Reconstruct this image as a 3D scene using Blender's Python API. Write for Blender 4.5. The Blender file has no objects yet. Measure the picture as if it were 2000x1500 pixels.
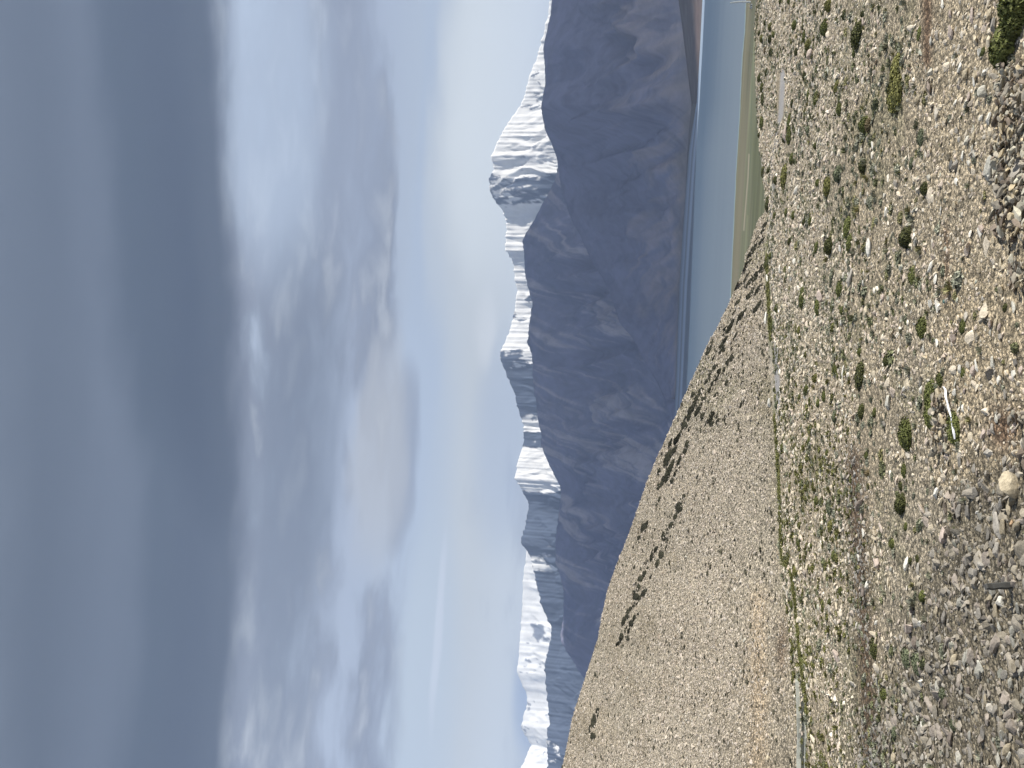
import bpy, bmesh, math, random
import numpy as np
from mathutils import Vector, Matrix
sc = bpy.context.scene
COL = sc.collection
random.seed(7)
RNG = np.random.default_rng(7)

# ------------------------------------------------------------------ camera
F_PX = 1570.0                       # focal length in pixels of the 2000 x 1500 photograph
ZC = 13.0                           # eye height above the stony plain
ROLL = math.radians(2.5)
PITCH = math.atan(300.0 * math.cos(ROLL) / F_PX)
Fw = Vector((0, math.cos(PITCH), math.sin(PITCH)))
U0 = Vector((0, -math.sin(PITCH), math.cos(PITCH)))
R0 = Vector((1, 0, 0))
EX = math.cos(ROLL) * R0 + math.sin(ROLL) * U0
UP = math.cos(ROLL) * U0 - math.sin(ROLL) * R0
cam_d = bpy.data.cameras.new('camera')
cam_d.sensor_fit = 'HORIZONTAL'
cam_d.sensor_width = 36.0
cam_d.lens = F_PX / 2000.0 * 36.0
cam_d.clip_start = 0.1
cam_d.clip_end = 80000
cam = bpy.data.objects.new('camera', cam_d)
COL.objects.link(cam)
rx, ry, rz = -UP, EX, -Fw           # the phone was held sideways: picture right is world down
m = Matrix(((rx.x, ry.x, rz.x, 0), (rx.y, ry.y, rz.y, 0), (rx.z, ry.z, rz.z, ZC), (0, 0, 0, 1)))
cam.matrix_world = m
sc.camera = cam

def ray(px, py):
    return Fw * F_PX + EX * (750.0 - py) + UP * (1000.0 - px)
def azt(px, py):
    d = ray(px, py)
    return math.atan2(d.x, d.y), d.z / math.hypot(d.x, d.y)
def sazel(px, py):
    a, t = azt(px, py)
    d = ray(px, py)
    return math.degrees(a), math.degrees(math.atan2(d.z, math.sqrt(d.y * d.y + 0.25 * d.x * d.x)))

# ------------------------------------------------------------------ render settings
sc.view_settings.view_transform = 'Standard'
sc.view_settings.look = 'None'
sc.view_settings.exposure = 0.45
sc.view_settings.gamma = 1.0
sc.view_settings.use_curve_mapping = False
sc.render.engine = 'CYCLES'
sc.cycles.use_denoising = True
sc.cycles.volume_bounces = 2
sc.cycles.max_bounces = 4
sc.cycles.diffuse_bounces = 2
sc.cycles.glossy_bounces = 2

def lin(c):
    return tuple(((v / 255.0) / 12.92 if v / 255.0 <= 0.04045 else ((v / 255.0 + 0.055) / 1.055) ** 2.4) for v in c)

# ------------------------------------------------------------------ sun and sky
SUN_EL, SUN_AZ = math.radians(36), math.radians(94)     # azimuth clockwise from the view axis
sund = bpy.data.lights.new('sun', 'SUN')
sund.energy = 5.0
sund.angle = math.radians(0.5)
sund.color = (1.0, 0.95, 0.87)
sun = bpy.data.objects.new('sun', sund)
COL.objects.link(sun)
SDIR = Vector((math.sin(SUN_AZ) * math.cos(SUN_EL), math.cos(SUN_AZ) * math.cos(SUN_EL), math.sin(SUN_EL)))
sun.rotation_euler = SDIR.to_track_quat('Z', 'Y').to_euler()

class NT:
    """small helper to write node trees"""
    def __init__(self, tree):
        self.t = tree
    def n(self, typ, **kw):
        nd = self.t.nodes.new(typ)
        for k, v in kw.items():
            setattr(nd, k, v)
        return nd
    def l(self, a, b):
        self.t.links.new(a, b)
    def put(self, sock, v):
        if hasattr(v, 'links') or isinstance(v, bpy.types.NodeSocket):
            self.l(v, sock)
        else:
            sock.default_value = v
    def math(self, op, a, b=0.0, c=0.0):
        nd = self.n('ShaderNodeMath', operation=op)
        self.put(nd.inputs[0], a); self.put(nd.inputs[1], b)
        if op in ('MULTIPLY_ADD', 'SMOOTH_MIN', 'SMOOTH_MAX'):
            self.put(nd.inputs[2], c)
        return nd.outputs[0]
    def ramp(self, fac, stops, interp='EASE'):
        nd = self.n('ShaderNodeValToRGB')
        cr = nd.color_ramp
        cr.interpolation = interp
        while len(cr.elements) < len(stops):
            cr.elements.new(0.5)
        for e, (p, c) in zip(cr.elements, stops):
            e.position = p
            e.color = (c[0], c[1], c[2], 1) if not isinstance(c, (int, float)) else (c, c, c, 1)
        self.put(nd.inputs[0], fac)
        return nd.outputs[0]
    def maprange(self, v, a, b, c=0.0, d=1.0, smooth=True):
        nd = self.n('ShaderNodeMapRange', interpolation_type='SMOOTHSTEP' if smooth else 'LINEAR')
        self.put(nd.inputs[0], v); self.put(nd.inputs[1], a); self.put(nd.inputs[2], b)
        self.put(nd.inputs[3], c); self.put(nd.inputs[4], d)
        return nd.outputs[0]
    def mix(self, fac, a, b, mode='MIX'):
        nd = self.n('ShaderNodeMix', data_type='RGBA', blend_type=mode)
        self.put(nd.inputs[0], fac)
        def c4(v):
            return (v[0], v[1], v[2], 1.0) if isinstance(v, (tuple, list)) else v
        self.put(nd.inputs[6], c4(a)); self.put(nd.inputs[7], c4(b))
        return nd.outputs[2]
    def noise(self, vec, scale, detail=4, rough=0.5, dist=0.0, typ='FBM'):
        nd = self.n('ShaderNodeTexNoise')
        self.put(nd.inputs['Vector'], vec)
        nd.inputs['Scale'].default_value = scale
        nd.inputs['Detail'].default_value = detail
        nd.inputs['Roughness'].default_value = rough
        nd.inputs['Distortion'].default_value = dist
        return nd.outputs[0]
    def comb(self, x, y, z=0.0):
        nd = self.n('ShaderNodeCombineXYZ')
        self.put(nd.inputs[0], x); self.put(nd.inputs[1], y); self.put(nd.inputs[2], z)
        return nd.outputs[0]

def build_world():
    w = bpy.data.worlds.new('World')
    sc.world = w
    w.use_nodes = True
    w.node_tree.nodes.clear()
    N = NT(w.node_tree)
    tc = N.n('ShaderNodeTexCoord')
    sep = N.n('ShaderNodeSeparateXYZ')
    N.l(tc.outputs['Generated'], sep.inputs[0])
    X, Y, Z = sep.outputs
    hyp = N.math('SQRT', N.math('ADD', N.math('MULTIPLY', Y, Y), N.math('MULTIPLY', N.math('MULTIPLY', X, X), 0.25)))
    el = N.math('MULTIPLY', N.math('ARCTAN2', Z, hyp), 57.29578)      # keeps the long banks of cloud straight
    az = N.math('MULTIPLY', N.math('ARCTAN2', X, Y), 57.29578)
    # slow warp of the banks of cloud
    v1 = N.comb(N.math('MULTIPLY', az, 0.030), N.math('MULTIPLY', el, 0.10), 3.1)
    v2 = N.comb(N.math('MULTIPLY', az, 0.085), N.math('MULTIPLY', el, 0.42), 7.7)
    n1 = N.math('SUBTRACT', N.noise(v1, 1.0, 2, 0.5), 0.5)
    n2 = N.math('SUBTRACT', N.noise(v2, 1.0, 6, 0.50, 0.2), 0.5)
    elw = N.math('ADD', el, N.math('ADD', N.math('MULTIPLY', n1, 2.6), N.math('MULTIPLY', n2, 3.2)))
    elw = N.math('ADD', elw, N.math('MULTIPLY', az, -0.055))
    v3 = N.comb(N.math('MULTIPLY', az, 0.042), N.math('MULTIPLY', elw, 0.24), 11.3)
    n3 = N.noise(v3, 1.0, 7, 0.50, 0.35)
    v4 = N.comb(N.math('MULTIPLY', az, 0.17), N.math('MULTIPLY', el, 0.62), 1.3)
    n4 = N.noise(v4, 1.0, 7, 0.50, 0.30)
    E = lambda px: sazel(px, 750)[1] / 50.0
    sky_c = N.ramp(N.math('DIVIDE', el, 50.0), [(0.0, lin((234, 238, 238))), (E(1020), lin((224, 231, 234))), (E(930), lin((212, 218, 220))),
                                                (E(850), lin((192, 205, 220))), (E(700), lin((176, 188, 207))), (E(520), lin((182, 195, 213)))])
    cover = N.ramp(N.math('DIVIDE', elw, 50.0), [(0.0, 0.05), (E(1000), 0.40), (E(900), 0.25), (E(830), 0.08), (E(760), 0.62), (E(640), 0.70), (E(520), 0.80), (0.7, 1.0)])
    cm = N.math('ADD', N.math('MULTIPLY', n3, 0.55), N.math('MULTIPLY', n4, 0.45))
    thr = N.math('SUBTRACT', 0.80, N.math('MULTIPLY', cover, 0.50))
    cmask = N.maprange(N.math('SUBTRACT', cm, thr), -0.08, 0.09)
    gtone = N.math('ADD', N.math('MULTIPLY', n4, 0.7), N.math('MULTIPLY', n3, 0.3))
    grey_c = N.ramp(gtone, [(0.34, lin((108, 116, 132))), (0.5, lin((138, 146, 162))), (0.68, lin((184, 191, 200)))])
    c = N.mix(cmask, sky_c, grey_c)
    def blob(px, py, ra, re, soft, tilt=0.0, warp=1.6):
        """soft long mass of cloud: half length ra, half height re in degrees"""
        a, e = sazel(px, py)
        da = N.math('SUBTRACT', az, a)
        de = N.math('SUBTRACT', N.math('ADD', el, N.math('MULTIPLY', n2, warp * 1.7)), e)
        de = N.math('ADD', de, N.math('MULTIPLY', da, tilt))
        q = N.math('ADD', N.math('POWER', N.math('ABSOLUTE', N.math('DIVIDE', da, ra)), 2.0),
                   N.math('POWER', N.math('ABSOLUTE', N.math('DIVIDE', de, re)), 2.0))
        return N.maprange(q, 1.0 + soft, max(0.0, 1.0 - soft))
    def lay(c, col, amt, *a):
        return N.mix(N.math('MULTIPLY', blob(*a), amt), c, lin(col))
    c = lay(c, (186, 201, 221), 0.75, 545, 210, 12, 3.4, 0.9, -0.03, 2.0)      # bright gap at the right
    c = lay(c, (154, 164, 182), 0.70, 690, 230, 13, 1.8, 0.9, 0.0, 2.0)
    c = lay(c, (118, 128, 144), 0.80, 575, 960, 17, 3.0, 0.9, 0.0, 2.0)        # grey mass in the middle
    c = lay(c, (186, 201, 221), 0.80, 835, 500, 24, 1.3, 0.8, 0.03, 1.0)       # blue gap under the banks
    c = lay(c, (200, 213, 224), 0.80, 830, 1330, 10, 2.2, 0.9, 0.0, 1.0)
    c = lay(c, (138, 146, 163), 0.65, 783, 890, 6.6, 1.0, 0.6, 0.03, 1.2)      # under edge
    c = lay(c, (192, 196, 201), 0.72, 742, 880, 8.0, 1.6, 0.95, 0.03, 2.2)      # the long pale lump of cloud
    c = lay(c, (172, 188, 212), 0.50, 985, 860, 7.5, 2.2, 0.9, 0.0, 0.8)       # blue gap above the peaks
    c = lay(c, (140, 166, 204), 0.70, 1045, 1350, 4.0, 1.4, 0.8, 0.0, 0.4)     # blue wedge at the left
    c = lay(c, (224, 231, 243), 0.60, 858, 1230, 6.0, 0.28, 0.9, 0.0, 0.6)     # thin bright streak
    c = lay(c, (232, 236, 238), 0.90, 945, 640, 2.8, 0.8, 0.9, 0.0, 1.5)
    c = lay(c, (214, 220, 222), 0.75, 915, 300, 14, 2.6, 0.95, 0.02, 2.0)
    c = lay(c, (236, 243, 245), 0.95, 965, 215, 11.0, 3.4, 0.9, 0.0, 2.2)       # cloud on the snow peak
    # heavy dark deck above
    eld = N.math('ADD', el, N.math('ADD', N.math('MULTIPLY', n1, 1.0), N.math('MULTIPLY', n2, 2.2)))
    eld = N.math('ADD', eld, N.math('MULTIPLY', az, -0.045))
    edge = N.math('SUBTRACT', eld, sazel(468, 750)[1])
    dmask = N.maprange(edge, -1.0, 1.1)
    vd = N.comb(N.math('MULTIPLY', az, 0.012), N.math('MULTIPLY', elw, 0.12), 5.0)
    nd_ = N.noise(vd, 1.0, 2, 0.45)
    deck = N.ramp(N.math('DIVIDE', N.math('ADD', elw, N.math('MULTIPLY', N.math('SUBTRACT', nd_, 0.5), 4.0)), 50.0),
                  [(0.58, lin((75, 85, 99))), (0.66, lin((60, 71, 87))), (0.71, lin((64, 76, 91))), (0.76, lin((88, 98, 113))),
                   (0.82, lin((77, 87, 101))), (0.90, lin((96, 106, 120)))])
    c = N.mix(dmask, c, deck)
    # below the horizon: plain ground bounce
    c = N.mix(N.maprange(el, -4.0, -0.5), lin((120, 112, 98)), c)
    bg1 = N.n('ShaderNodeBackground')
    N.l(c, bg1.inputs[0]); bg1.inputs[1].default_value = 0.86
    sky = N.n('ShaderNodeTexSky', sky_type='NISHITA')
    sky.sun_disc = False
    sky.sun_elevation = SUN_EL
    sky.sun_rotation = SUN_AZ
    sky.altitude = 4500
    bg2 = N.n('ShaderNodeBackground')
    N.l(sky.outputs[0], bg2.inputs[0]); bg2.inputs[1].default_value = 0.10
    mx = N.n('ShaderNodeMixShader')
    mx.inputs[0].default_value = 0.08
    N.l(bg1.outputs[0], mx.inputs[1]); N.l(bg2.outputs[0], mx.inputs[2])
    out = N.n('ShaderNodeOutputWorld')
    N.l(mx.outputs[0], out.inputs[0])
build_world()

# ------------------------------------------------------------------ helpers
def tag(o, label=None, cat=None, group=None, kind=None):
    if label: o['label'] = label
    if cat: o['category'] = cat
    if group: o['group'] = group
    if kind: o['kind'] = kind
    return o

def _hash(ix, iy, seed):
    h = (ix.astype(np.int64) * 374761393 + iy.astype(np.int64) * 668265263 + seed * 974634777) & 0xffffffff
    h = ((h ^ (h >> 13)) * 1274126177) & 0xffffffff
    h = h ^ (h >> 16)
    return h.astype(np.float64) / 4294967295.0
def vnoise(x, y, seed=0):
    x = np.asarray(x, float); y = np.asarray(y, float)
    ix = np.floor(x); iy = np.floor(y)
    fx = x - ix; fy = y - iy
    fx = fx * fx * (3 - 2 * fx); fy = fy * fy * (3 - 2 * fy)
    a = _hash(ix, iy, seed); b = _hash(ix + 1, iy, seed)
    c = _hash(ix, iy + 1, seed); d = _hash(ix + 1, iy + 1, seed)
    return (a * (1 - fx) + b * fx) * (1 - fy) + (c * (1 - fx) + d * fx) * fy
def fbm(x, y, seed=0, octv=4, gain=0.5):
    s = 0.0; a = 1.0; t = 0.0
    for k in range(octv):
        s = s + a * (vnoise(x * 2 ** k + 17.3 * k, y * 2 ** k - 9.1 * k, seed + k) - 0.5)
        t += a; a *= gain
    return s / t * 2            # about -1..1
def sstep(v, a, b):
    u = np.clip((v - a) / (b - a), 0, 1)
    return u * u * (3 - 2 * u)

def table(pts, val):
    """sorted (az, value) arrays out of picture points"""
    q = sorted((azt(px, py)[0], val(*azt(px, py))) for px, py in pts)
    return np.array([p[0] for p in q]), np.array([p[1] for p in q])

# hill foot, hill crest, plain edge, shores (each an outline at its own distance)
foot_px = [(1497, 396), (1508, 600), (1518, 820), (1521, 975), (1526, 1100), (1540, 1230), (1556, 1380), (1568, 1500)]
crest_px = [(1496, 396), (1492, 415), (1480, 430), (1473, 450), (1467, 475), (1455, 500), (1452, 530), (1438, 560), (1425, 590), (1415, 610), (1400, 640),
            (1380, 675), (1370, 700), (1347, 750), (1325, 800), (1303, 850), (1280, 900), (1260, 950), (1243, 1000), (1225, 1050),
            (1205, 1100), (1187, 1150), (1176, 1200), (1166, 1250), (1150, 1300), (1134, 1350), (1118, 1400), (1108, 1450), (1098, 1500)]
edge_px = [(1476, -60), (1476, 0), (1473, 60), (1474, 100), (1477, 150), (1479, 225), (1484, 280), (1488, 330), (1496, 396)]
near_px = [(1458, -60), (1457, 0), (1455, 60), (1450, 112), (1445, 225), (1438, 337), (1433, 450), (1428, 560), (1424, 700)]
far_px = [(1376, -60), (1372, 0), (1367, 100), (1361, 200), (1356, 228), (1345, 300), (1339.5, 375), (1333, 465), (1327, 560), (1320.5, 750), (1317, 800), (1312, 900)]
Z_LAKE = -47.0
fa, fr = table(foot_px, lambda a, t: ZC / -t)
ca, ct = table(crest_px, lambda a, t: t)
ea, er = table(edge_px, lambda a, t: ZC / -t)
na, nr = table(near_px, lambda a, t: (ZC - Z_LAKE) / -t)
wa, wr = table(far_px, lambda a, t: (ZC - Z_LAKE) / -t)
AZ_TIP = ca[-1]
SLOPE = 0.335

def ext(a, xs, ys, end_l, end_r):
    xs2 = np.concatenate([[-math.pi, -1.3], xs, [1.3, math.pi]])
    ys2 = np.concatenate([[end_l, end_l], ys, [end_r, end_r]])
    return np.interp(a, xs2, ys2)

def terrain(x, y, detail=True):
    x = np.asarray(x, float); y = np.asarray(y, float)
    r = np.hypot(x, y) + 1e-9
    a = np.arctan2(x, y)
    # the stony plain and the bank under the photographer
    z = np.zeros_like(r)
    bank = 11.4 - 0.47 * r
    z = np.where(r < 40, np.log1p(np.exp(np.clip(bank / 0.8, -30, 30))) * 0.8, z)
    if detail:
        z = z + 0.22 * fbm(x * 0.06, y * 0.06, 3, 4) * sstep(r, 6, 30) + 0.05 * fbm(x * 0.6, y * 0.6, 9, 3)
    # hill: an even slope of scree rising away from its foot
    r0 = ext(a, fa, fr, 48, er[-1]); tc = ext(a, ca, ct, 0.15, ct[-1])
    r0 = np.where(a > AZ_TIP, 1e9, r0)
    r1 = (ZC + SLOPE * r0) / (SLOPE - tc)
    H = ZC + tc * r1
    s = np.clip((r - r0) / np.maximum(r1 - r0, 0.5), 0, 1)
    hill = H * (0.10 * s * s + 0.90 * s)
    if detail:
        rel = 0.55 * fbm((x + y * 0.4) * 0.045, (y * 0.25 - x * 0.1) * 0.045, 21, 4) + 0.12 * fbm(x * 0.3, y * 0.3, 27, 3)
        hill = hill + rel * np.sin(np.pi * np.clip(s, 0, 1)) * np.minimum(H / 10, 1.2)
    back = np.maximum(H - (np.maximum(r - r1, 0)) * 0.62, -45.0)
    zh = np.where(r > r1, back, hill)
    onhill = (a <= AZ_TIP)
    z = np.where(onhill & (r > r0), z * (1 - np.clip((r - r0) / 15, 0, 1)) + zh, z)
    # edge of the plain at the right, then down to the flats
    rt = ext(a, ea, er, 150, 160)
    if detail:
        rt = rt + 1.5 * fbm(a * 60, a * 0 + 2.0, 33, 3)
    z = np.where((~onhill) & (r > rt), np.maximum(z - (r - rt) * 0.6, -45.0), z)
    # flats, lake bed, far side
    rn = ext(a, na, nr, 800, 800); rf = ext(a, wa, wr, 5000, 2300)
    lake = sstep(a, -1.0, -0.8) * (1 - sstep(a, 0.8, 1.0))
    flat = -45.0 - 2.0 * np.clip((r - 300) / np.maximum(rn - 300, 1), 0, 1)
    if detail:
        flat = flat + 0.25 * fbm(x * 0.01, y * 0.01, 41, 3) * (1 - np.clip((r - 300) / np.maximum(rn - 300, 1), 0, 1))
    bed = -47.0 - np.minimum(np.minimum((r - rn) * 0.02, (rf - r) * 0.02), 6.0) * lake
    beyond = -47.0 + np.minimum((r - rf) * 0.012, 60)
    fl = np.where(r < rn, flat, np.where(r < rf, bed, beyond))
    z = np.where((z <= -44.9) | (r > 330), fl, z)
    return z

def hit(px, py):
    """the point of the ground seen at a picture point"""
    a, t = azt(px, py)
    rr = np.concatenate([np.arange(8, 420, 0.25), np.geomspace(420, 20000, 800)])
    zz = terrain(rr * math.sin(a), rr * math.cos(a))
    d = (ZC + rr * t) - zz
    i = int(np.argmax(d < 0)) if (d < 0).any() else len(rr) - 1
    i = max(i, 1)
    f = d[i - 1] / (d[i - 1] - d[i]) if d[i] != d[i - 1] else 0
    r = rr[i - 1] + (rr[i] - rr[i - 1]) * min(max(f, 0), 1)
    return Vector((r * math.sin(a), r * math.cos(a), ZC + r * t)), r

def to_px(x, y, z):
    dx, dy, dz = x, y, z - ZC
    f = dx * Fw.x + dy * Fw.y + dz * Fw.z
    e = dx * EX.x + dy * EX.y + dz * EX.z
    u = dx * UP.x + dy * UP.y + dz * UP.z
    f = np.where(np.abs(f) < 1e-6, 1e-6, f)
    return np.where(f > 0, 1000 - u / f * F_PX, -9999), np.where(f > 0, 750 - e / f * F_PX, -9999)

def grid_mesh(name, P, colors=None, mat=None, smooth=True, wrap=False):
    """P: (n, m, 3) array of points -> quad sheet object"""
    n, mm, _ = P.shape
    me = bpy.data.meshes.new(name)
    idx = np.arange(n * mm).reshape(n, mm)
    if wrap:
        idx2 = np.vstack([idx, idx[:1]])
    else:
        idx2 = idx
    q = np.stack([idx2[:-1, :-1], idx2[:-1, 1:], idx2[1:, 1:], idx2[1:, :-1]], -1).reshape(-1, 4)
    me.vertices.add(n * mm); me.vertices.foreach_set('co', P.reshape(-1))
    me.loops.add(q.size); me.loops.foreach_set('vertex_index', q.reshape(-1).astype(np.int32))
    me.polygons.add(len(q)); me.polygons.foreach_set('loop_start', np.arange(0, q.size, 4, dtype=np.int32))
    me.update(calc_edges=True)
    me.polygons.foreach_set('use_smooth', np.full(len(q), smooth))
    if colors is not None:
        at = me.color_attributes.new('col', 'FLOAT_COLOR', 'POINT')
        c = np.ones((n * mm, 4)); c[:, :3] = colors.reshape(-1, 3)
        at.data.foreach_set('color', c.reshape(-1))
    o = bpy.data.objects.new(name, me)
    if mat: me.materials.append(mat)
    COL.objects.link(o)
    return o

# ------------------------------------------------------------------ materials
def principled(name):
    mt = bpy.data.materials.new(name)
    mt.use_nodes = True
    N = NT(mt.node_tree)
    b = mt.node_tree.nodes['Principled BSDF']
    return mt, N, b
def attr(N, name, kind='GEOMETRY'):
    a = N.n('ShaderNodeAttribute')
    a.attribute_name = name
    a.attribute_type = kind
    return a.outputs['Color']

def ground_material():
    mt, N, b = principled('stony ground')
    tc = N.n('ShaderNodeTexCoord').outputs['Object']
    base = attr(N, 'col')
    cd = N.n('ShaderNodeCameraData')
    def vor(scale, feature='F1'):
        v = N.n('ShaderNodeTexVoronoi', feature=feature)
        N.l(tc, v.inputs['Vector']); v.inputs['Scale'].default_value = scale
        return v
    # pebbles of two sizes
    va = vor(4.5); vb = vor(11.0)
    ca_ = N.ramp(va.outputs['Color'], [(0.2, (0.35, 0.34, 0.31)), (0.45, (0.85, 0.82, 0.76)), (0.62, (1.15, 1.1, 1.04)), (0.85, (1.75, 1.68, 1.56))], 'LINEAR')
    cb_ = N.ramp(vb.outputs['Color'], [(0.2, (0.5, 0.49, 0.46)), (0.5, (0.95, 0.93, 0.9)), (0.8, (1.5, 1.42, 1.3))], 'LINEAR')
    ga = N.maprange(va.outputs['Distance'], 0.36, 0.62, 1.0, 0.42)
    gb = N.maprange(vb.outputs['Distance'], 0.3, 0.62, 1.0, 0.5)
    fine = N.noise(tc, 30.0, 3, 0.6)
    c = N.mix(0.75, N.mix(1.0, base, (1.66, 1.61, 1.50), 'MULTIPLY'), ca_, 'MULTIPLY')
    c = N.mix(0.6, c, cb_, 'MULTIPLY')
    g = N.comb(ga, ga, ga); h = N.comb(gb, gb, gb)
    c = N.mix(0.8, c, g, 'MULTIPLY')
    c = N.mix(0.8, c, h, 'MULTIPLY')
    # fade the pebble pattern on the grassy flats and soil
    soft = N.n('ShaderNodeAttribute'); soft.attribute_name = 'soft'
    c = N.mix(soft.outputs['Fac'], c, base)
    N.l(c, b.inputs['Base Color'])
    b.inputs['Roughness'].default_value = 0.95
    b.inputs['Specular IOR Level'].default_value = 0.15
    hgt = N.math('ADD', N.math('MULTIPLY', va.outputs['Distance'], -0.10), N.math('MULTIPLY', vb.outputs['Distance'], -0.05))
    hgt = N.math('ADD', hgt, N.math('MULTIPLY', fine, 0.02))
    bp = N.n('ShaderNodeBump')
    bp.inputs['Strength'].default_value = 0.7
    bp.inputs['Distance'].default_value = 1.0
    N.l(N.math('MULTIPLY', hgt, N.math('SUBTRACT', 1.0, soft.outputs['Fac'])), bp.inputs['Height'])
    N.l(bp.outputs[0], b.inputs['Normal'])
    return mt

def stone_material(name, kind):
    mt, N, b = principled(name)
    if kind == 'inst':
        base = attr(N, 'tint', 'INSTANCER')
    else:
        base = N.n('ShaderNodeObjectInfo').outputs['Color']
    tc = N.n('ShaderNodeTexCoord').outputs['Object']
    n = N.noise(tc, 2.3, 6, 0.62)
    n2 = N.noise(tc, 9.0, 4, 0.7)
    v = N.ramp(n, [(0.3, 0.72), (0.5, 1.0), (0.7, 1.22)], 'LINEAR')
    c = N.mix(1.0, base, v, 'MULTIPLY')
    c = N.mix(0.5, c, N.ramp(n2, [(0.35, 0.7), (0.6, 1.15)], 'LINEAR'), 'MULTIPLY')
    N.l(c, b.inputs['Base Color'])
    b.inputs['Roughness'].default_value = 0.9
    b.inputs['Specular IOR Level'].default_value = 0.2
    bp = N.n('ShaderNodeBump')
    bp.inputs['Strength'].default_value = 0.5; bp.inputs['Distance'].default_value = 0.06
    N.l(n2, bp.inputs['Height']); N.l(bp.outputs[0], b.inputs['Normal'])
    return mt

def leaf_material(name, kind):
    mt, N, b = principled(name)
    base = attr(N, 'tint', 'INSTANCER') if kind == 'inst' else N.n('ShaderNodeObjectInfo').outputs['Color']
    lv = attr(N, 'leafcol')
    c = N.mix(1.0, base, lv, 'MULTIPLY')
    N.l(c, b.inputs['Base Color'])
    b.inputs['Roughness'].default_value = 0.7
    b.inputs['Specular IOR Level'].default_value = 0.25
    return mt

def mountain_material(name, bump=30.0, scale=0.004, vary=1.0):
    mt, N, b = principled(name)
    tc = N.n('ShaderNodeTexCoord').outputs['Object']
    base = attr(N, 'col')
    mp = N.n('ShaderNodeMapping'); N.l(tc, mp.inputs[0]); mp.inputs['Scale'].default_value = (1, 1, 0.35)
    n = N.noise(mp.outputs[0], scale, 8, 0.62, 0.4)
    n2 = N.noise(mp.outputs[0], scale * 5, 6, 0.6, 0.2)
    c = N.mix(0.55 * vary, base, N.ramp(n, [(0.36, 0.6), (0.5, 1.0), (0.64, 1.35)], 'LINEAR'), 'MULTIPLY')
    c = N.mix(0.35 * vary, c, N.ramp(n2, [(0.36, 0.6), (0.5, 1.0), (0.64, 1.35)], 'LINEAR'), 'MULTIPLY')
    N.l(c, b.inputs['Base Color'])
    b.inputs['Roughness'].default_value = 1.0
    b.inputs['Specular IOR Level'].default_value = 0.05
    bp = N.n('ShaderNodeBump')
    bp.inputs['Strength'].default_value = 0.5; bp.inputs['Distance'].default_value = bump
    N.l(N.math('ADD', n, N.math('MULTIPLY', n2, 0.3)), bp.inputs['Height']); N.l(bp.outputs[0], b.inputs['Normal'])
    return mt

def plain_material(name, col, rough=0.8, noise_scale=8.0, amount=0.3):
    mt, N, b = principled(name)
    tc = N.n('ShaderNodeTexCoord').outputs['Object']
    n = N.noise(tc, noise_scale, 5, 0.6)
    c = N.mix(amount, col, N.ramp(n, [(0.3, 0.4), (0.5, 1.0), (0.7, 1.5)], 'LINEAR'), 'MULTIPLY')
    N.l(c, b.inputs['Base Color'])
    b.inputs['Roughness'].default_value = rough
    bp = N.n('ShaderNodeBump'); bp.inputs['Strength'].default_value = 0.4; bp.inputs['Distance'].default_value = 0.02
    N.l(n, bp.inputs['Height']); N.l(bp.outputs[0], b.inputs['Normal'])
    return mt

def water_material():
    mt, N, b = principled('lake water')
    tc = N.n('ShaderNodeTexCoord').outputs['Object']
    b.inputs['Base Color'].default_value = (0.075, 0.135, 0.175, 1)
    d = attr(N, 'col')
    N.l(d, b.inputs['Base Color'])
    b.inputs['Roughness'].default_value = 0.42
    b.inputs['IOR'].default_value = 1.33
    b.inputs['Specular IOR Level'].default_value = 0.32
    mp = N.n('ShaderNodeMapping'); N.l(tc, mp.inputs[0]); mp.inputs['Scale'].default_value = (0.35, 1, 1)
    n = N.noise(mp.outputs[0], 0.12, 5, 0.6)
    bp = N.n('ShaderNodeBump'); bp.inputs['Strength'].default_value = 0.35; bp.inputs['Distance'].default_value = 1.0
    N.l(n, bp.inputs['Height']); N.l(bp.outputs[0], b.inputs['Normal'])
    return mt

M_ground = ground_material()
M_stone = stone_material('stone', 'obj')
M_stone_i = stone_material('gravel stone', 'inst')
M_leaf = leaf_material('shrub foliage', 'obj')
M_leaf_i = leaf_material('tuft foliage', 'inst')
M_mount = mountain_material('mountain rock', 40.0, 0.0028, 0.7)
M_snow = mountain_material('snow and rock', 22.0, 0.0016, 0.45)
M_water = water_material()

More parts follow.
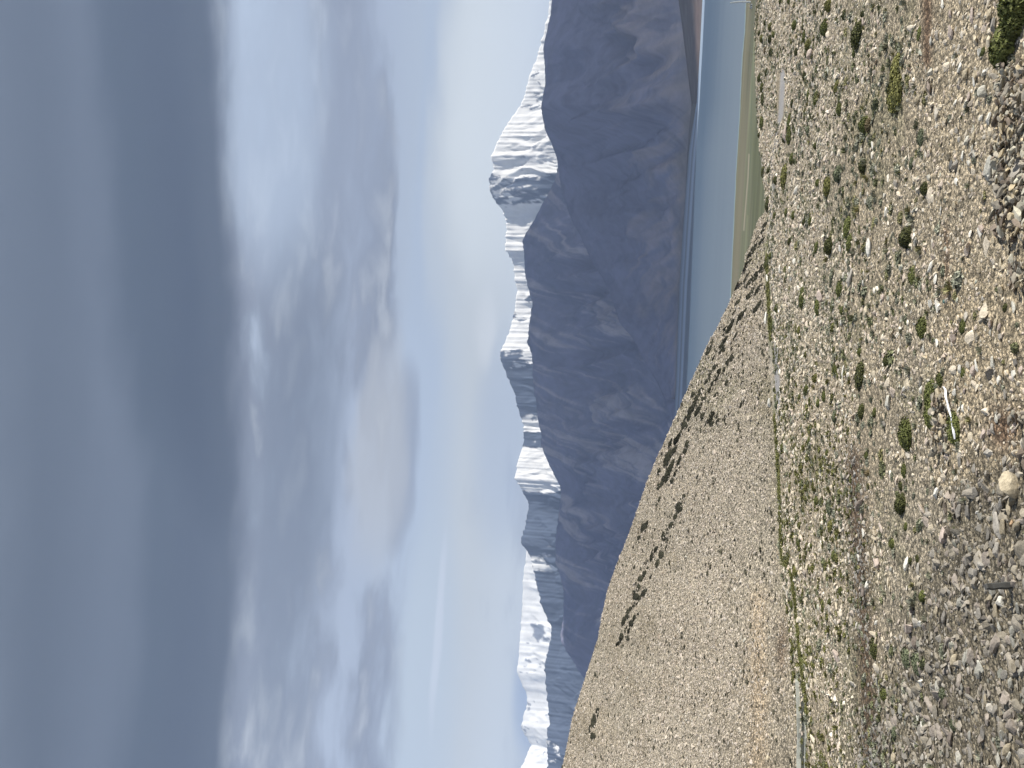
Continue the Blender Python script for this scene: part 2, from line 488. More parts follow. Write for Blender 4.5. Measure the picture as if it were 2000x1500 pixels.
# ------------------------------------------------------------------ ground sheet
def ground_colors(P):
    x, y, z = P[..., 0], P[..., 1], P[..., 2]
    r = np.hypot(x, y); a = np.arctan2(x, y)
    px, py = to_px(x, y, z)
    tan_ = np.array([0.36, 0.33, 0.275]); grey = np.array([0.335, 0.315, 0.275]); green = np.array([0.175, 0.185, 0.125])
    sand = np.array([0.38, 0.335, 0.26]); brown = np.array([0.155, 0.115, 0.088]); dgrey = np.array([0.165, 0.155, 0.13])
    c = np.broadcast_to(tan_, x.shape + (3,)).copy()
    def mixc(mask, col):
        nonlocal c
        mk = np.clip(mask, 0, 1)[..., None]
        c = c * (1 - mk) + np.asarray(col) * mk
    n_a = fbm(x * 0.11, y * 0.07, 51, 4); n_b = fbm(x * 0.35, y * 0.25, 52, 4); n_c = fbm(x * 0.05, y * 0.03, 53, 3)
    mixc(sstep(n_a, -0.1, 0.35) * 0.8, grey)
    veg = sstep(n_b + 0.5 * n_c, 0.0, 0.30) * (1 - sstep(px, 1790, 1880)) * (px > 1300)
    mixc(veg * 0.40, green)
    mixc(sstep(px, 1780, 1860) * sstep(n_a, -0.3, 0.2) * 0.7 * (py < 950), sand)
    # grey cobbles toward the near left
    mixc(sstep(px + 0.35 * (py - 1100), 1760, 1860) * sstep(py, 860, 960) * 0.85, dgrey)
    # band of dark stones and bare earth patches
    band = np.exp(-((px - (1668 + (py - 900) * 0.055 + 5 * n_a)) / 20.0) ** 2) * sstep(py, 840, 900)
    mixc(band * 0.9, brown * 0.85)
    mixc(np.exp(-((px - 1811 + 4 * n_b) / 11.0) ** 2) * (1 - sstep(py, 118, 145)), brown)
    mixc(np.exp(-((px - 1849 + 4 * n_b) / 7.0) ** 2) * sstep(py, 420, 460) * (1 - sstep(py, 560, 620)) * 0.8, brown * 1.2)
    mixc(np.exp(-((px - 1960) / 32.0) ** 2 - ((py - 838 + 8 * n_b) / 42.0) ** 2) * 1.2, brown * 1.1)
    mixc(np.exp(-((px - 1745 + 10 * n_b) / 18.0) ** 2 - ((py - 470) / 50.0) ** 2) * 0.0, sand)
    # pale wash that crosses the plain
    tx = np.interp(py, [100, 127, 150, 225, 255, 292, 330, 375, 435, 520, 600, 690, 790, 830], [1527, 1527, 1529, 1525, 1518, 1511, 1506, 1508, 1504, 1508, 1512, 1516, 1520, 1520])
    wdt = np.interp(py, [120, 150, 225, 250, 435, 600, 690, 740, 790, 830], [1.0, 5.5, 5.5, 2.2, 2.0, 1.0, 4.5, 6.0, 4.0, 0.5])
    mixc(np.exp(-((px - tx) / wdt) ** 4) * (py > 110) * (py < 830), np.array([0.34, 0.335, 0.335]))
    # hill of scree
    r0 = ext(a, fa, fr, 48, 150.0)
    on = (a < AZ_TIP) & (r > r0)
    hm = on.astype(float) * sstep(r, r0 - 1, r0 + 3)
    hn = fbm(x * 0.05 + y * 0.02, y * 0.012, 61, 4)
    hcol = np.array([0.335, 0.320, 0.287]) * (1 + 0.10 * hn[..., None])
    c = c * (1 - hm[..., None]) + hcol * hm[..., None]
    stk = fbm((x * 0.50 + y * 0.16) * 0.16, (y * 0.5 - x * 0.3) * 0.02, 64, 4)
    mixc(sstep(stk, 0.12, 0.4) * hm * 0.5, np.array([0.40, 0.365, 0.31]))
    mixc(sstep(-stk, 0.12, 0.4) * hm * 0.5, np.array([0.235, 0.215, 0.185]))
    pk = np.exp(-((px - (1480 + 8 * n_a)) / 18.0) ** 2) * sstep(py, 1120, 1180) * hm
    mixc(pk * 0.6, np.array([0.42, 0.35, 0.27]))
    mixc(sstep(fbm(x * 0.2, y * 0.08, 66, 4), 0.1, 0.4) * hm * 0.55, np.array([0.235, 0.215, 0.175]))
    mixc(sstep(fbm(x * 0.07, y * 0.03, 67, 4), 0.15, 0.4) * hm * (1 - sstep(py, 700, 900)) * 0.6, green * 1.1)
    dk = np.exp(-((px - (1528 + 6 * n_b)) / 12.0) ** 2 - ((py - 1265) / 55.0) ** 2)
    mixc(dk * 0.8, brown * 0.9)
    # strip of grass at the foot of the hill
    fl = np.interp(py, [480, 540, 620, 700, 800, 820, 980, 1100, 1140, 1250, 1330, 1420], [1499, 1500, 1503, 1506, 1512, 1515, 1523, 1526, 1551, 1560, 1572, 1576])
    gs = np.exp(-((px - fl - 2 * n_b) / np.where(py < 700, 5.0, 3.5)) ** 2) * (py > 470) * (py < 1420) * sstep(n_b, -0.9, -0.2)
    mixc(gs * (1 - sstep(py, 640, 700) * (1 - sstep(py, 780, 815))), np.array([0.115, 0.125, 0.045]))
    # low grassy flats by the lake
    rn = ext(a, na, nr, 800, 800)
    flatm = (z < -35) & (r < rn + 60)
    st = fbm(x * 0.003, r * 0.05, 71, 3, 0.7); st2 = fbm(x * 0.0012, r * 0.014, 77, 3)
    gcol = np.array([0.125, 0.130, 0.080]) * (1 + 1.1 * np.clip(st, -0.6, 0.6)[..., None])
    gcol = gcol * (1 - 0.75 * sstep(st2, 0.0, 0.35)[..., None]) + np.array([0.20, 0.18, 0.125]) * 0.75 * sstep(st2, 0.0, 0.35)[..., None]
    shore = sstep(r, rn - 95, rn - 50)
    gcol = gcol * (1 - shore[..., None] * 0.7) + np.array([0.19, 0.175, 0.115]) * shore[..., None] * 0.7
    pale = np.exp(-((px - np.interp(py, [300, 345, 430, 460], [1463, 1461, 1454, 1452])) / 1.1) ** 2) * 0.7 * (py > 300) * (py < 450)
    gcol = gcol * (1 - pale[..., None]) + np.array([0.42, 0.36, 0.28]) * pale[..., None]
    dark = np.exp(-((px - np.interp(py, [100, 300, 460], [1470, 1466, 1459])) / 1.3) ** 2) * (py > 60) * (py < 420)
    gcol = gcol * (1 - 0.6 * dark[..., None]) + np.array([0.09, 0.12, 0.07]) * 0.6 * dark[..., None]
    lush = sstep(px, 1466, 1472) * sstep(py, 200, 280)
    gcol = gcol * (1 - lush[..., None] * .8) + np.array([0.105, 0.115, 0.062]) * (1 + 0.8 * np.clip(st, -.6, .6)[..., None]) * lush[..., None] * .8
    fm = flatm.astype(float)[..., None]
    c = c * (1 - fm) + gcol * fm
    far = (r > rn + 60).astype(float)[..., None]
    c = c * (1 - far) + np.array([0.15, 0.125, 0.10]) * far
    soft = np.clip(np.maximum.reduce([flatm.astype(float), far[..., 0], gs * 0.8,
                    0.85 * np.exp(-((px - tx) / np.maximum(wdt, 0.1)) ** 4) * (py > 110) * (py < 830)]), 0, 1)
    return c, soft

def build_ground():
    a1 = np.radians(np.arange(-33, 33.01, 0.065))
    a2 = np.radians(np.linspace(33, 327, 150))[1:-1]
    A = np.concatenate([a1, a2])
    R = np.concatenate([[0.5, 2, 4, 6, 8, 10, 13, 16, 19], np.geomspace(21, 200, 640), np.geomspace(201, 900, 170), np.geomspace(905, 60000, 90)])
    AA, RR = np.meshgrid(A, R, indexing='ij')
    X = RR * np.sin(AA); Y = RR * np.cos(AA)
    Z = terrain(X, Y)
    P = np.stack([X, Y, Z], -1)
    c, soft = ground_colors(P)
    o = grid_mesh('ground', P, c, M_ground, True, wrap=True)
    s = o.data.attributes.new('soft', 'FLOAT', 'POINT')
    s.data.foreach_set('value', soft.reshape(-1))
    tag(o, kind='structure')
build_ground()

# ------------------------------------------------------------------ lake
def build_lake():
    A = np.radians(np.arange(-52, 52.01, 0.25))
    S = np.concatenate([np.linspace(0, 0.1, 40), np.linspace(0.11, 0.6, 40), np.linspace(0.603, 1, 190)])
    rn = ext(A, na, nr, 800, 800) - 4; rf = ext(A, wa, wr, 5000, 2300) + 6
    AA, SS = np.meshgrid(A, S, indexing='ij')
    RR = rn[:, None] * (rf / rn)[:, None] ** SS
    X = RR * np.sin(AA); Y = RR * np.cos(AA)
    P = np.stack([X, Y, np.full_like(X, Z_LAKE)], -1)
    deep = np.array([0.058, 0.100, 0.155]); milky = np.array([0.160, 0.205, 0.250]); rim = np.array([0.24, 0.33, 0.33]); pale_strip = np.array([0.40, 0.50, 0.62])
    k = 1 - sstep(SS, 0.05, 0.72)
    n = 0.22 * fbm(X * 0.0012, RR * 0.012, 81, 5, 0.6)
    c = deep + (milky - deep) * np.clip(k + n, 0, 1)[..., None]
    e = (1 - sstep(RR - rn[:, None], 6, 18))[..., None]
    c = c * (1 - e) + rim * e
    px, py = to_px(X, Y, P[..., 2])
    inner = np.interp(py, [0, 100, 200, 300, 375, 560, 750, 800, 900], [1376.5, 1371.5, 1366, 1359, 1354, 1342.5, 1333.5, 1331, 1327])
    outer = np.interp(py, [p[1] for p in far_px], [p[0] for p in far_px])
    w = (1 - sstep(px, inner - 0.8, inner + 0.8)) * (py < 1200)
    f = np.clip((px - outer) / np.maximum(inner - outer, 0.5), 0, 1)
    ln = 0.55 + 0.45 * np.exp(-((f - 0.80) / 0.16) ** 2) + 0.35 * np.exp(-((f - 0.30) / 0.14) ** 2) - 0.25 * np.exp(-((f - 0.52) / 0.07) ** 2)
    ln = np.where(inner - outer < 7, 1.0, ln)
    c = c * (1 - w[..., None]) + pale_strip * (ln * w)[..., None]  # paler strip with fine pale lines along the far shore
    o = grid_mesh('lake', P, c, M_water, True)
    tag(o, kind='structure')
build_lake()

# ------------------------------------------------------------------ mountains
def mountain(name, ridge_px, r_base, r_ridge, colfn, mat, amp=0.12, seed=0, prof=1.25, jag=0.0, nr_=130, z0=-47.0, a_lo=None, a_hi=None, step=0.10, gully=(40, 2.0), warp=0.8):
    ra, rt = table(ridge_px, lambda a, t: t)
    lo = ra[0] if a_lo is None else math.radians(a_lo)
    hi = ra[-1] if a_hi is None else math.radians(a_hi)
    A = np.arange(lo, hi, math.radians(step))
    T = np.interp(A, ra, rt)
    # past the picture the range sinks and rises by itself
    out = np.maximum(np.maximum(ra[0] - A, A - ra[-1]), 0)
    T = T * (1 + 0.25 * np.sin(out * 11)) * np.exp(-out * 0.3)
    if jag: T = T + jag * fbm(A * 400, A * 0 + seed, seed, 4)
    rb = r_base(A); rr = r_ridge(A)
    Hr = ZC + T * rr
    S = np.concatenate([np.linspace(0, 1, nr_), 1 + np.linspace(0.03, 0.8, 18)])
    AA, SS = np.meshgrid(A, S, indexing='ij')
    RR = rb[:, None] + (rr - rb)[:, None] * SS
    s1 = np.clip(SS, 0, 1)
    env = np.sin(np.pi * s1) ** 0.8
    gu = fbm(AA * gully[0] + warp * fbm(AA * 30, SS * 3, seed + 5, 3), SS * gully[1], seed + 1, 5, 0.55)
    gu2 = 1 - 2 * np.abs(fbm(AA * gully[0] * 0.8 + SS * 1.2 + (warp - 0.8) * fbm(AA * 25, SS * 2.5, seed + 15, 3), SS * gully[1] * 0.7, seed + 9, 4))
    rel = 0.5 * gu + 0.5 * (gu2 - 0.6)
    Z = z0 + (Hr[:, None] - z0) * (s1 ** prof) * 1.0
    Z = Z + amp * (Hr[:, None] - z0) * rel * env * s1 ** 0.4
    # keep everything in front below the ridge line of sight
    lim = ZC + (T[:, None] - 0.0015) * RR
    Z = np.where(SS < 0.995, np.minimum(Z, lim - 0.004 * RR * (1 - s1)), Z)
    Z = np.where(SS > 1, Hr[:, None] - (SS - 1) * (Hr[:, None] - z0) * 1.3, Z)
    X = RR * np.sin(AA); Y = RR * np.cos(AA)
    P = np.stack([X, Y, Z], -1)
    c = colfn(P, AA, SS, rel)
    o = grid_mesh(name, P, c, mat, True)
    tag(o, kind='structure')
    return o

def far_r(A):
    return ext(A, wa, wr, 5200, 2300)

A_ridge = [(1100, -400), (1092, -200), (1078, 0), (1075, 30), (1068, 60), (1061, 95), (1064, 130), (1065, 165), (1060, 190), (1057, 210), (1060, 230), (1065, 255), (1077, 280),
           (1088, 310), (1091, 325), (1093, 350), (1098, 375), (1107, 400), (1112, 420), (1122, 440), (1133, 460), (1142, 480), (1155, 510), (1175, 540), (1190, 570), (1200, 600),
           (1210, 630), (1235, 660), (1250, 690), (1268, 720), (1285, 750), (1300, 785), (1318, 830)]
B_ridge = [(1100, 60), (1092, 200), (1090, 300), (1088, 340), (1080, 360), (1068, 385), (1053, 410), (1043, 430), (1027, 455), (1021, 470), (1022, 480), (1024, 500), (1025, 530),
           (1030, 555), (1034, 570), (1040, 590), (1037, 610), (1033, 640), (1030, 670), (1038, 690), (1040, 700), (1040, 730), (1043, 760), (1048, 790), (1050, 820), (1058, 850),
           (1057, 870), (1065, 890), (1073, 910), (1084, 930), (1094, 950), (1096, 970), (1092, 990), (1088, 1030), (1085, 1060), (1085, 1100), (1093, 1120), (1100, 1150),
           (1101, 1200), (1095, 1240), (1096, 1255), (1105, 1270), (1118, 1290), (1130, 1310), (1145, 1330), (1165, 1365), (1190, 1400), (1230, 1470)]
E_ridge = [(1090, -300), (1075, -40), (1070, 30), (1062, 60), (1050, 110), (1034, 150), (1026, 180), (1018, 205), (992, 240), (972, 275), (960, 305), (964, 330), (955, 350), (957, 375), (968, 395), (982, 410), (990, 440), (987, 470),
           (988, 490), (1002, 510), (1004, 540), (1011, 570), (1007, 590), (1002, 620), (995, 650), (980, 680), (976, 695), (984, 720), (990, 735), (1003, 760), (1012, 800),
           (1022, 830), (1023, 850), (1021, 870), (1016, 890), (1010, 910), (1005, 935), (1015, 950), (1034, 985), (1030, 1000), (1025, 1030), (1017, 1060), (1030, 1075),
           (1040, 1100), (1045, 1130), (1051, 1150), (1055, 1175), (1065, 1200), (1077, 1225), (1075, 1250), (1063, 1300), (1067, 1350), (1072, 1400), (1073, 1415), (1068, 1430),
           (1068, 1460), (1070, 1500), (1068, 1560)]
F_ridge = [(1030, 1040), (1026, 1100), (1022, 1125), (1020, 1180), (1016, 1240), (1012, 1290), (1010, 1310), (1014, 1325), (1020, 1340), (1029, 1355), (1030, 1370), (1027, 1385), (1022, 1400), (1018, 1420),
           (1025, 1435), (1038, 1455), (1033, 1465), (1025, 1485), (1017, 1500), (1010, 1560)]

def streaks(AA, SS, seed, lean=0.05):  # relief shading put into the rock colour as streaks
    """long lines down the fall line, leaning with the spurs"""
    w = fbm(AA * 22, SS * 3, seed, 3)
    u = AA + lean * SS + 0.018 * w
    return fbm(u * 190, SS * 3.2, seed + 3, 4, 0.6), fbm(u * 60, SS * 2.2, seed + 7, 4)
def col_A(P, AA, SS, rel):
    c0 = np.array([0.26, 0.265, 0.38]); c1 = np.array([0.54, 0.45, 0.44]); dk = np.array([0.18, 0.195, 0.30])  # rock tones with the blue of the haze mixed in
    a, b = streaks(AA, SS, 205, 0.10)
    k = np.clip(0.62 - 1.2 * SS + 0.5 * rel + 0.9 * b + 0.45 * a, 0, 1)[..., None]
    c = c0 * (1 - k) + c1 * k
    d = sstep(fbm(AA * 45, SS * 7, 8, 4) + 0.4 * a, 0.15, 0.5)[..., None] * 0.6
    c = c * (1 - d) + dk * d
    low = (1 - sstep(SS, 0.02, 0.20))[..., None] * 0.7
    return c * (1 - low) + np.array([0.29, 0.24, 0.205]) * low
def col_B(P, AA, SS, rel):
    c0 = np.array([0.27, 0.275, 0.385]); c1 = np.array([0.56, 0.51, 0.54]); dk = np.array([0.18, 0.195, 0.30])  # haze blue painted into these rock tones as well
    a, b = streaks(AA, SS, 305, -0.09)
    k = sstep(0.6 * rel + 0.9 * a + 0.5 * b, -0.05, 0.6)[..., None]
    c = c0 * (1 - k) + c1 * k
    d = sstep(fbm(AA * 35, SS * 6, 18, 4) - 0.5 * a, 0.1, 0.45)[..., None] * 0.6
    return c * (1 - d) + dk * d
SNOW = np.array([0.98, 0.97, 0.94])
def col_E(P, AA, SS, rel):
    px, py = to_px(P[..., 0], P[..., 1], P[..., 2])
    rk_shade = np.array([0.075, 0.095, 0.135]) * (1 + 0.5 * rel[..., None])  # bluish rock tone that also paints the shaded faces
    n = fbm(AA * 150 + SS * 5, SS * 12, 31, 6, 0.65)
    n2 = fbm(AA * 60 + SS * 4, SS * 10, 36, 4)
    # rock share along the range; shaded snow faces are painted as rock too
    bare = np.interp(py, [-50, 60, 170, 175, 215, 240, 330, 345, 395, 430, 570, 585, 625, 640, 665, 690, 705, 735, 800, 818, 838, 846, 868, 884, 905, 950, 962, 985, 1045, 1060, 1090, 1112, 1125, 1200, 1440, 1448, 1500],
                     [0.1, 0.0, 0.22, 0.30, 0.25, -.1, 0.12, 0.45, 0.32, -.3, -.2, 0.42, 0.45, 0.2, 0.1, 0.38, 0.5, 0.92, 0.95, 0.3, -.3, 0.8, 0.75, -.2, -.4, -.3, 0.5, 0.97, 1.0, 0.9, 0.45, 0.4, 1.0, 1.2, 1.2, .7, 0.7])
    ridge_t = np.interp(AA, *table(E_ridge, lambda a, t: t))
    top = np.clip(SS, 0, 1)
    low = 1 - sstep(top, 0.62, 0.82)                       # bare flanks below
    m = sstep(bare + 0.55 * n + 0.35 * rel + 0.25 * n2 + low * 0.6 * (bare > 0.3), 0.40, 0.52)[..., None]
    c = SNOW * (1 - m) + rk_shade * m
    return c
def col_F(P, AA, SS, rel):
    n = fbm(AA * 150, SS * 20, 41, 5, 0.6)
    m = sstep(n + 0.3 * rel, 0.38, 0.5)[..., None]
    px, py = to_px(P[..., 0], P[..., 1], P[..., 2])
    b = np.exp(-((py - 1230) / 22.0) ** 2 - ((px - 1050) / 16.0) ** 2)[..., None]
    m = np.clip(m + sstep(b + 0.9 * n[..., None], 0.55, 0.75), 0, 1)
    return SNOW * (1 - m) + np.array([0.2, 0.22, 0.26]) * m
def col_C(P, AA, SS, rel):
    n = fbm(AA * 60, SS * 12, 45, 4)
    k = sstep(n, -0.2, 0.4)[..., None]
    return np.array([0.12, 0.085, 0.075]) * (1 - k) + np.array([0.155, 0.12, 0.105]) * k

rA = lambda A: far_r(A) + np.interp(A, np.radians([-2, 14, 20, 30]), [40, 60, 560, 700])
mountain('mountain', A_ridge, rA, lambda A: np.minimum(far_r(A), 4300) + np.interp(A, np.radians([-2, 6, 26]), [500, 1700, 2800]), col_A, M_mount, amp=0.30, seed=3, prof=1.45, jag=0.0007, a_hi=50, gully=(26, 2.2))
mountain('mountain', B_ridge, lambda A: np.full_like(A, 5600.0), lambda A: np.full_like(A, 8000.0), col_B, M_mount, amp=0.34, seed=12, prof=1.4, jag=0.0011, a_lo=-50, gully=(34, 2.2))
mountain('snow_mountain', E_ridge, lambda A: np.full_like(A, 8600.0), lambda A: np.full_like(A, 11500.0), col_E, M_snow, amp=0.13, seed=23, prof=1.35, jag=0.0018, a_lo=-50, a_hi=40, step=0.06, nr_=150, gully=(55, 4.0), warp=2.6)
mountain('snow_mountain', F_ridge, lambda A: np.full_like(A, 13000.0), lambda A: np.full_like(A, 15500.0), col_F, M_snow, amp=0.12, seed=29, prof=1.3, jag=0.0012, a_lo=-50, step=0.08, gully=(55, 4.0), warp=2.6)
C_ridge = [(1300, -300), (1318, -60), (1325, 0), (1332, 50), (1338, 100), (1344, 150), (1350, 200), (1355, 228), (1362, 255)]
mountain('hill', C_ridge, lambda A: far_r(A) + 8, lambda A: far_r(A) + 420, col_C, M_mount, amp=0.10, seed=51, prof=1.1, nr_=40, a_hi=48, gully=(60, 2))

# ------------------------------------------------------------------ unseen cloud, added out of frame to shade the mountains
def build_shade_cloud(name, cx, cy, cz, sx, sy, sz, seed):
    bm = bmesh.new()
    bmesh.ops.create_icosphere(bm, subdivisions=6, radius=1.0)
    co = np.array([v.co[:] for v in bm.verts])
    n = fbm(co[:, 0] * 3 + co[:, 2] * 2, co[:, 1] * 3 - co[:, 2], seed, 5, 0.55)
    k = 1 + 0.22 * n
    flat = np.where(co[:, 2] < 0, 0.45, 1.0)
    P = np.stack([co[:, 0] * sx * k, co[:, 1] * sy * k, co[:, 2] * sz * k * flat * (1 + 0.8 * np.abs(n))], -1)
    for v, p in zip(bm.verts, P):
        v.co = p
    me = bpy.data.meshes.new(name); bm.to_mesh(me); bm.free()
    me.polygons.foreach_set('use_smooth', np.full(len(me.polygons), True))
    mt, N, b = principled('cloud')
    b.inputs['Base Color'].default_value = (0.85, 0.87, 0.9, 1); b.inputs['Roughness'].default_value = 1
    b.inputs['Specular IOR Level'].default_value = 0
    me.materials.append(mt)
    o = bpy.data.objects.new(name, me); COL.objects.link(o); o.location = (cx, cy, cz)
    tag(o, kind='structure')
HC = 5200.0
OFF = HC / math.tan(SUN_EL)
build_shade_cloud('cloud', 350 + OFF * math.sin(SUN_AZ), 5900 + OFF * math.cos(SUN_AZ), HC + 300, 3900, 3400, 700, 91)

# ------------------------------------------------------------------ stones
def rock_mesh(name, seed, sub=2, flat=0.62, cuts=9, mat=None, rough=0.05):
    rnd = random.Random(seed)
    bm = bmesh.new()
    bmesh.ops.create_icosphere(bm, subdivisions=sub, radius=1.0)
    pl = []
    for _ in range(cuts):
        n = Vector((rnd.gauss(0, 1), rnd.gauss(0, 1), rnd.gauss(0, 1))).normalized()
        pl.append((n, rnd.uniform(0.40, 0.80)))
    sx, sy, sz = 1.15, rnd.uniform(0.62, 0.9), rnd.uniform(0.8, 1.15) * flat
    for v in bm.verts:
        p = v.co.copy()
        for n, d in pl:
            q = p.dot(n)
            if q > d: p -= n * (q - d)
        p += Vector((rnd.uniform(-1, 1), rnd.uniform(-1, 1), rnd.uniform(-1, 1))) * rough
        v.co = Vector((p.x * sx, p.y * sy, p.z * sz)) * 0.62
    me = bpy.data.meshes.new(name)
    bm.to_mesh(me); bm.free()
    me.materials.append(mat)
    return me

PAL = np.array([[0.50, 0.46, 0.39], [0.44, 0.385, 0.345], [0.36, 0.35, 0.325], [0.40, 0.365, 0.29], [0.26, 0.25, 0.23], [0.30, 0.33, 0.29], [0.66, 0.64, 0.59], [0.17, 0.155, 0.14]])

def scatter(name, x, y, size, tint, meshes, sink=0.25, tilt=0.35, sq=(0.7, 1.3), kind='stuff', zoff=0.0):
    """one stuff object: small copies laid on the ground by a geometry-nodes tree"""
    n = len(x)
    z = terrain(x, y)
    me = bpy.data.meshes.new(name)
    me.vertices.add(n)
    me.vertices.foreach_set('co', np.stack([x, y, z + size * zoff], -1).reshape(-1))
    def at(nm, typ, arr, key='vector'):
        a = me.attributes.new(nm, typ, 'POINT'); a.data.foreach_set(key, np.ascontiguousarray(arr).reshape(-1))
    rot = np.stack([RNG.normal(0, tilt, n), RNG.normal(0, tilt, n), RNG.uniform(0, 6.283, n)], -1)
    sc3 = size[:, None] * RNG.uniform(sq[0], sq[1], (n, 3))
    at('turn', 'FLOAT_VECTOR', rot); at('size', 'FLOAT_VECTOR', sc3)
    at('pick', 'INT', RNG.integers(0, len(meshes), n).astype(np.int32), 'value')
    t4 = np.ones((n, 4)); t4[:, :3] = tint
    at('tint', 'FLOAT_COLOR', t4, 'color')
    o = bpy.data.objects.new(name, me); COL.objects.link(o)
    coll = bpy.data.collections.new(name + ' kinds')
    for k, ms in enumerate(meshes):
        so = bpy.data.objects.new('%s kind %d' % (name, k), ms); coll.objects.link(so)
    g = bpy.data.node_groups.new(name + ' nodes', 'GeometryNodeTree')
    g.interface.new_socket('Geometry', in_out='INPUT', socket_type='NodeSocketGeometry')
    g.interface.new_socket('Geometry', in_out='OUTPUT', socket_type='NodeSocketGeometry')
    gi = g.nodes.new('NodeGroupInput'); go = g.nodes.new('NodeGroupOutput')
    ci = g.nodes.new('GeometryNodeCollectionInfo'); ci.inputs['Collection'].default_value = coll
    ci.inputs['Separate Children'].default_value = True; ci.inputs['Reset Children'].default_value = True
    ip = g.nodes.new('GeometryNodeInstanceOnPoints'); ip.inputs['Pick Instance'].default_value = True
    def na_(nm, dt):
        q = g.nodes.new('GeometryNodeInputNamedAttribute'); q.data_type = dt; q.inputs['Name'].default_value = nm
        return q.outputs['Attribute']
    e2r = g.nodes.new('FunctionNodeEulerToRotation')
    L = g.links.new
    L(gi.outputs[0], ip.inputs['Points']); L(ci.outputs[0], ip.inputs['Instance'])
    L(na_('pick', 'INT'), ip.inputs['Instance Index'])
    L(na_('turn', 'FLOAT_VECTOR'), e2r.inputs[0]); L(e2r.outputs[0], ip.inputs['Rotation'])
    L(na_('size', 'FLOAT_VECTOR'), ip.inputs['Scale'])
    L(ip.outputs[0], go.inputs[0])
    md = o.modifiers.new('scatter', 'NODES'); md.node_group = g
    return o

def polar_pts(n, r_lo, r_hi, a_lo, a_hi):
    r = np.sqrt(RNG.uniform(r_lo ** 2, r_hi ** 2, n)); a = np.radians(RNG.uniform(a_lo, a_hi, n))
    return r * np.sin(a), r * np.cos(a), r, a

def plain_mask(x, y, r, a, margin=0.0):
    r0 = ext(a, fa, fr, 48, 1e3); rt = ext(a, ea, er, 150, 160)
    return np.where(a <= AZ_TIP, r < r0 + margin, r < rt + 1.0)

def tints(n, w, x=None, y=None, px=None, py=None):
    w = np.array(w, float); w /= w.sum()
    c = PAL[RNG.choice(len(PAL), n, p=w)] * np.array([1.52, 1.45, 1.34]) * RNG.uniform(0.82, 1.15, (n, 1))
    c = 0.8 * c + 0.2 * c.mean(0)
    if px is not None:
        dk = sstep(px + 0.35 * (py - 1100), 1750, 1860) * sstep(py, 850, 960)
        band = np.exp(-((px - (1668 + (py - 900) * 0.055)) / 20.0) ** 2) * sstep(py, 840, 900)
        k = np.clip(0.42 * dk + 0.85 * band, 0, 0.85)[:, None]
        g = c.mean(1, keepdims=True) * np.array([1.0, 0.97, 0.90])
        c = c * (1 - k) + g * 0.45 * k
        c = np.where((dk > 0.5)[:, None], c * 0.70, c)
    return c

rock_small = [rock_mesh('gravel %d' % k, 100 + k, 2, 0.38, 10, M_stone_i) for k in range(7)]
W_PLAIN = [30, 19, 12, 22, 6, 3, 5, 3]
def build_gravel():
    x, y, r, a = polar_pts(200000, 20, 165, -34, 34)
    keep = plain_mask(x, y, r, a)
    z = terrain(x, y); px, py = to_px(x, y, z)
    wash = (np.abs(px - 1525) < 8) & (py > 140) & (py < 240)
    wash |= (np.abs(px - 1517) < 6) & (py > 680) & (py < 790)
    cl = fbm(x * 0.12, y * 0.09, 101, 4)
    cobm = sstep(px + 0.35 * (py - 1100), 1760, 1870) * sstep(py, 850, 960)
    bare = sstep(cl, 0.05, 0.40) * 0.9 * (1 - cobm)
    soil = 1.1 * np.exp(-((px - 1811) / 11.0) ** 4) * (py < 132) + np.exp(-((px - 1960) / 30.0) ** 2 - ((py - 838) / 40.0) ** 2)
    keep &= (RNG.random(len(x)) > bare) & ~wash & (RNG.random(len(x)) > soil * 0.9)
    x, y, r, px, py = x[keep], y[keep], r[keep], px[keep], py[keep]
    n = len(x)
    cob = sstep(px + 0.35 * (py - 1100), 1760, 1870) * sstep(py, 850, 960)
    size = np.exp(RNG.normal(math.log(0.15), 0.60, n)) * (0.62 + 0.5 * np.clip((r - 25) / 80, 0, 1)) * (1 + 0.75 * cob)
    size = np.clip(size, 0.05, 0.62)
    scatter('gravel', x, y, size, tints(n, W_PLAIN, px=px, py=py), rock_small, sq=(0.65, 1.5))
    tag(bpy.data.objects['gravel'], 'loose angular stones strewn over the whole plain', 'gravel', kind='stuff')
    # scree on the hill
    x, y, r, a = polar_pts(480000, 45, 190, -32, 14)
    r0 = ext(a, fa, fr, 48, 1e3); tc = ext(a, ca, ct, 0.15, ct[-1]); r1 = (ZC + SLOPE * r0) / (SLOPE - tc)
    cl = fbm(x * 0.09 + y * .03, y * 0.03, 111, 4)
    up = (r - r0) / np.maximum(r1 - r0, 1)
    keep = (a < AZ_TIP) & (r > r0) & (r < r1 + 4) & (RNG.random(len(x)) > 0.15 + sstep(cl, 0.0, 0.5) * 0.5 + 0.55 * (1 - sstep(up, 0.04, 0.30)))
    x, y, r, a = x[keep], y[keep], r[keep], a[keep]
    n = len(x)
    size = np.clip(np.exp(RNG.normal(math.log(0.155), 0.50, n)), 0.06, 0.8)
    tt = tints(n, [30, 18, 16, 24, 9, 3, 2, 5])
    scatter('scree', x, y, size, (tt * 0.55 + 0.45 * tt.mean(0)) * np.array([0.94, 0.94, 0.98]), rock_small)
    tag(bpy.data.objects['scree'], 'fine scree covering the bare tan hillside', 'scree', kind='stuff')
build_gravel()

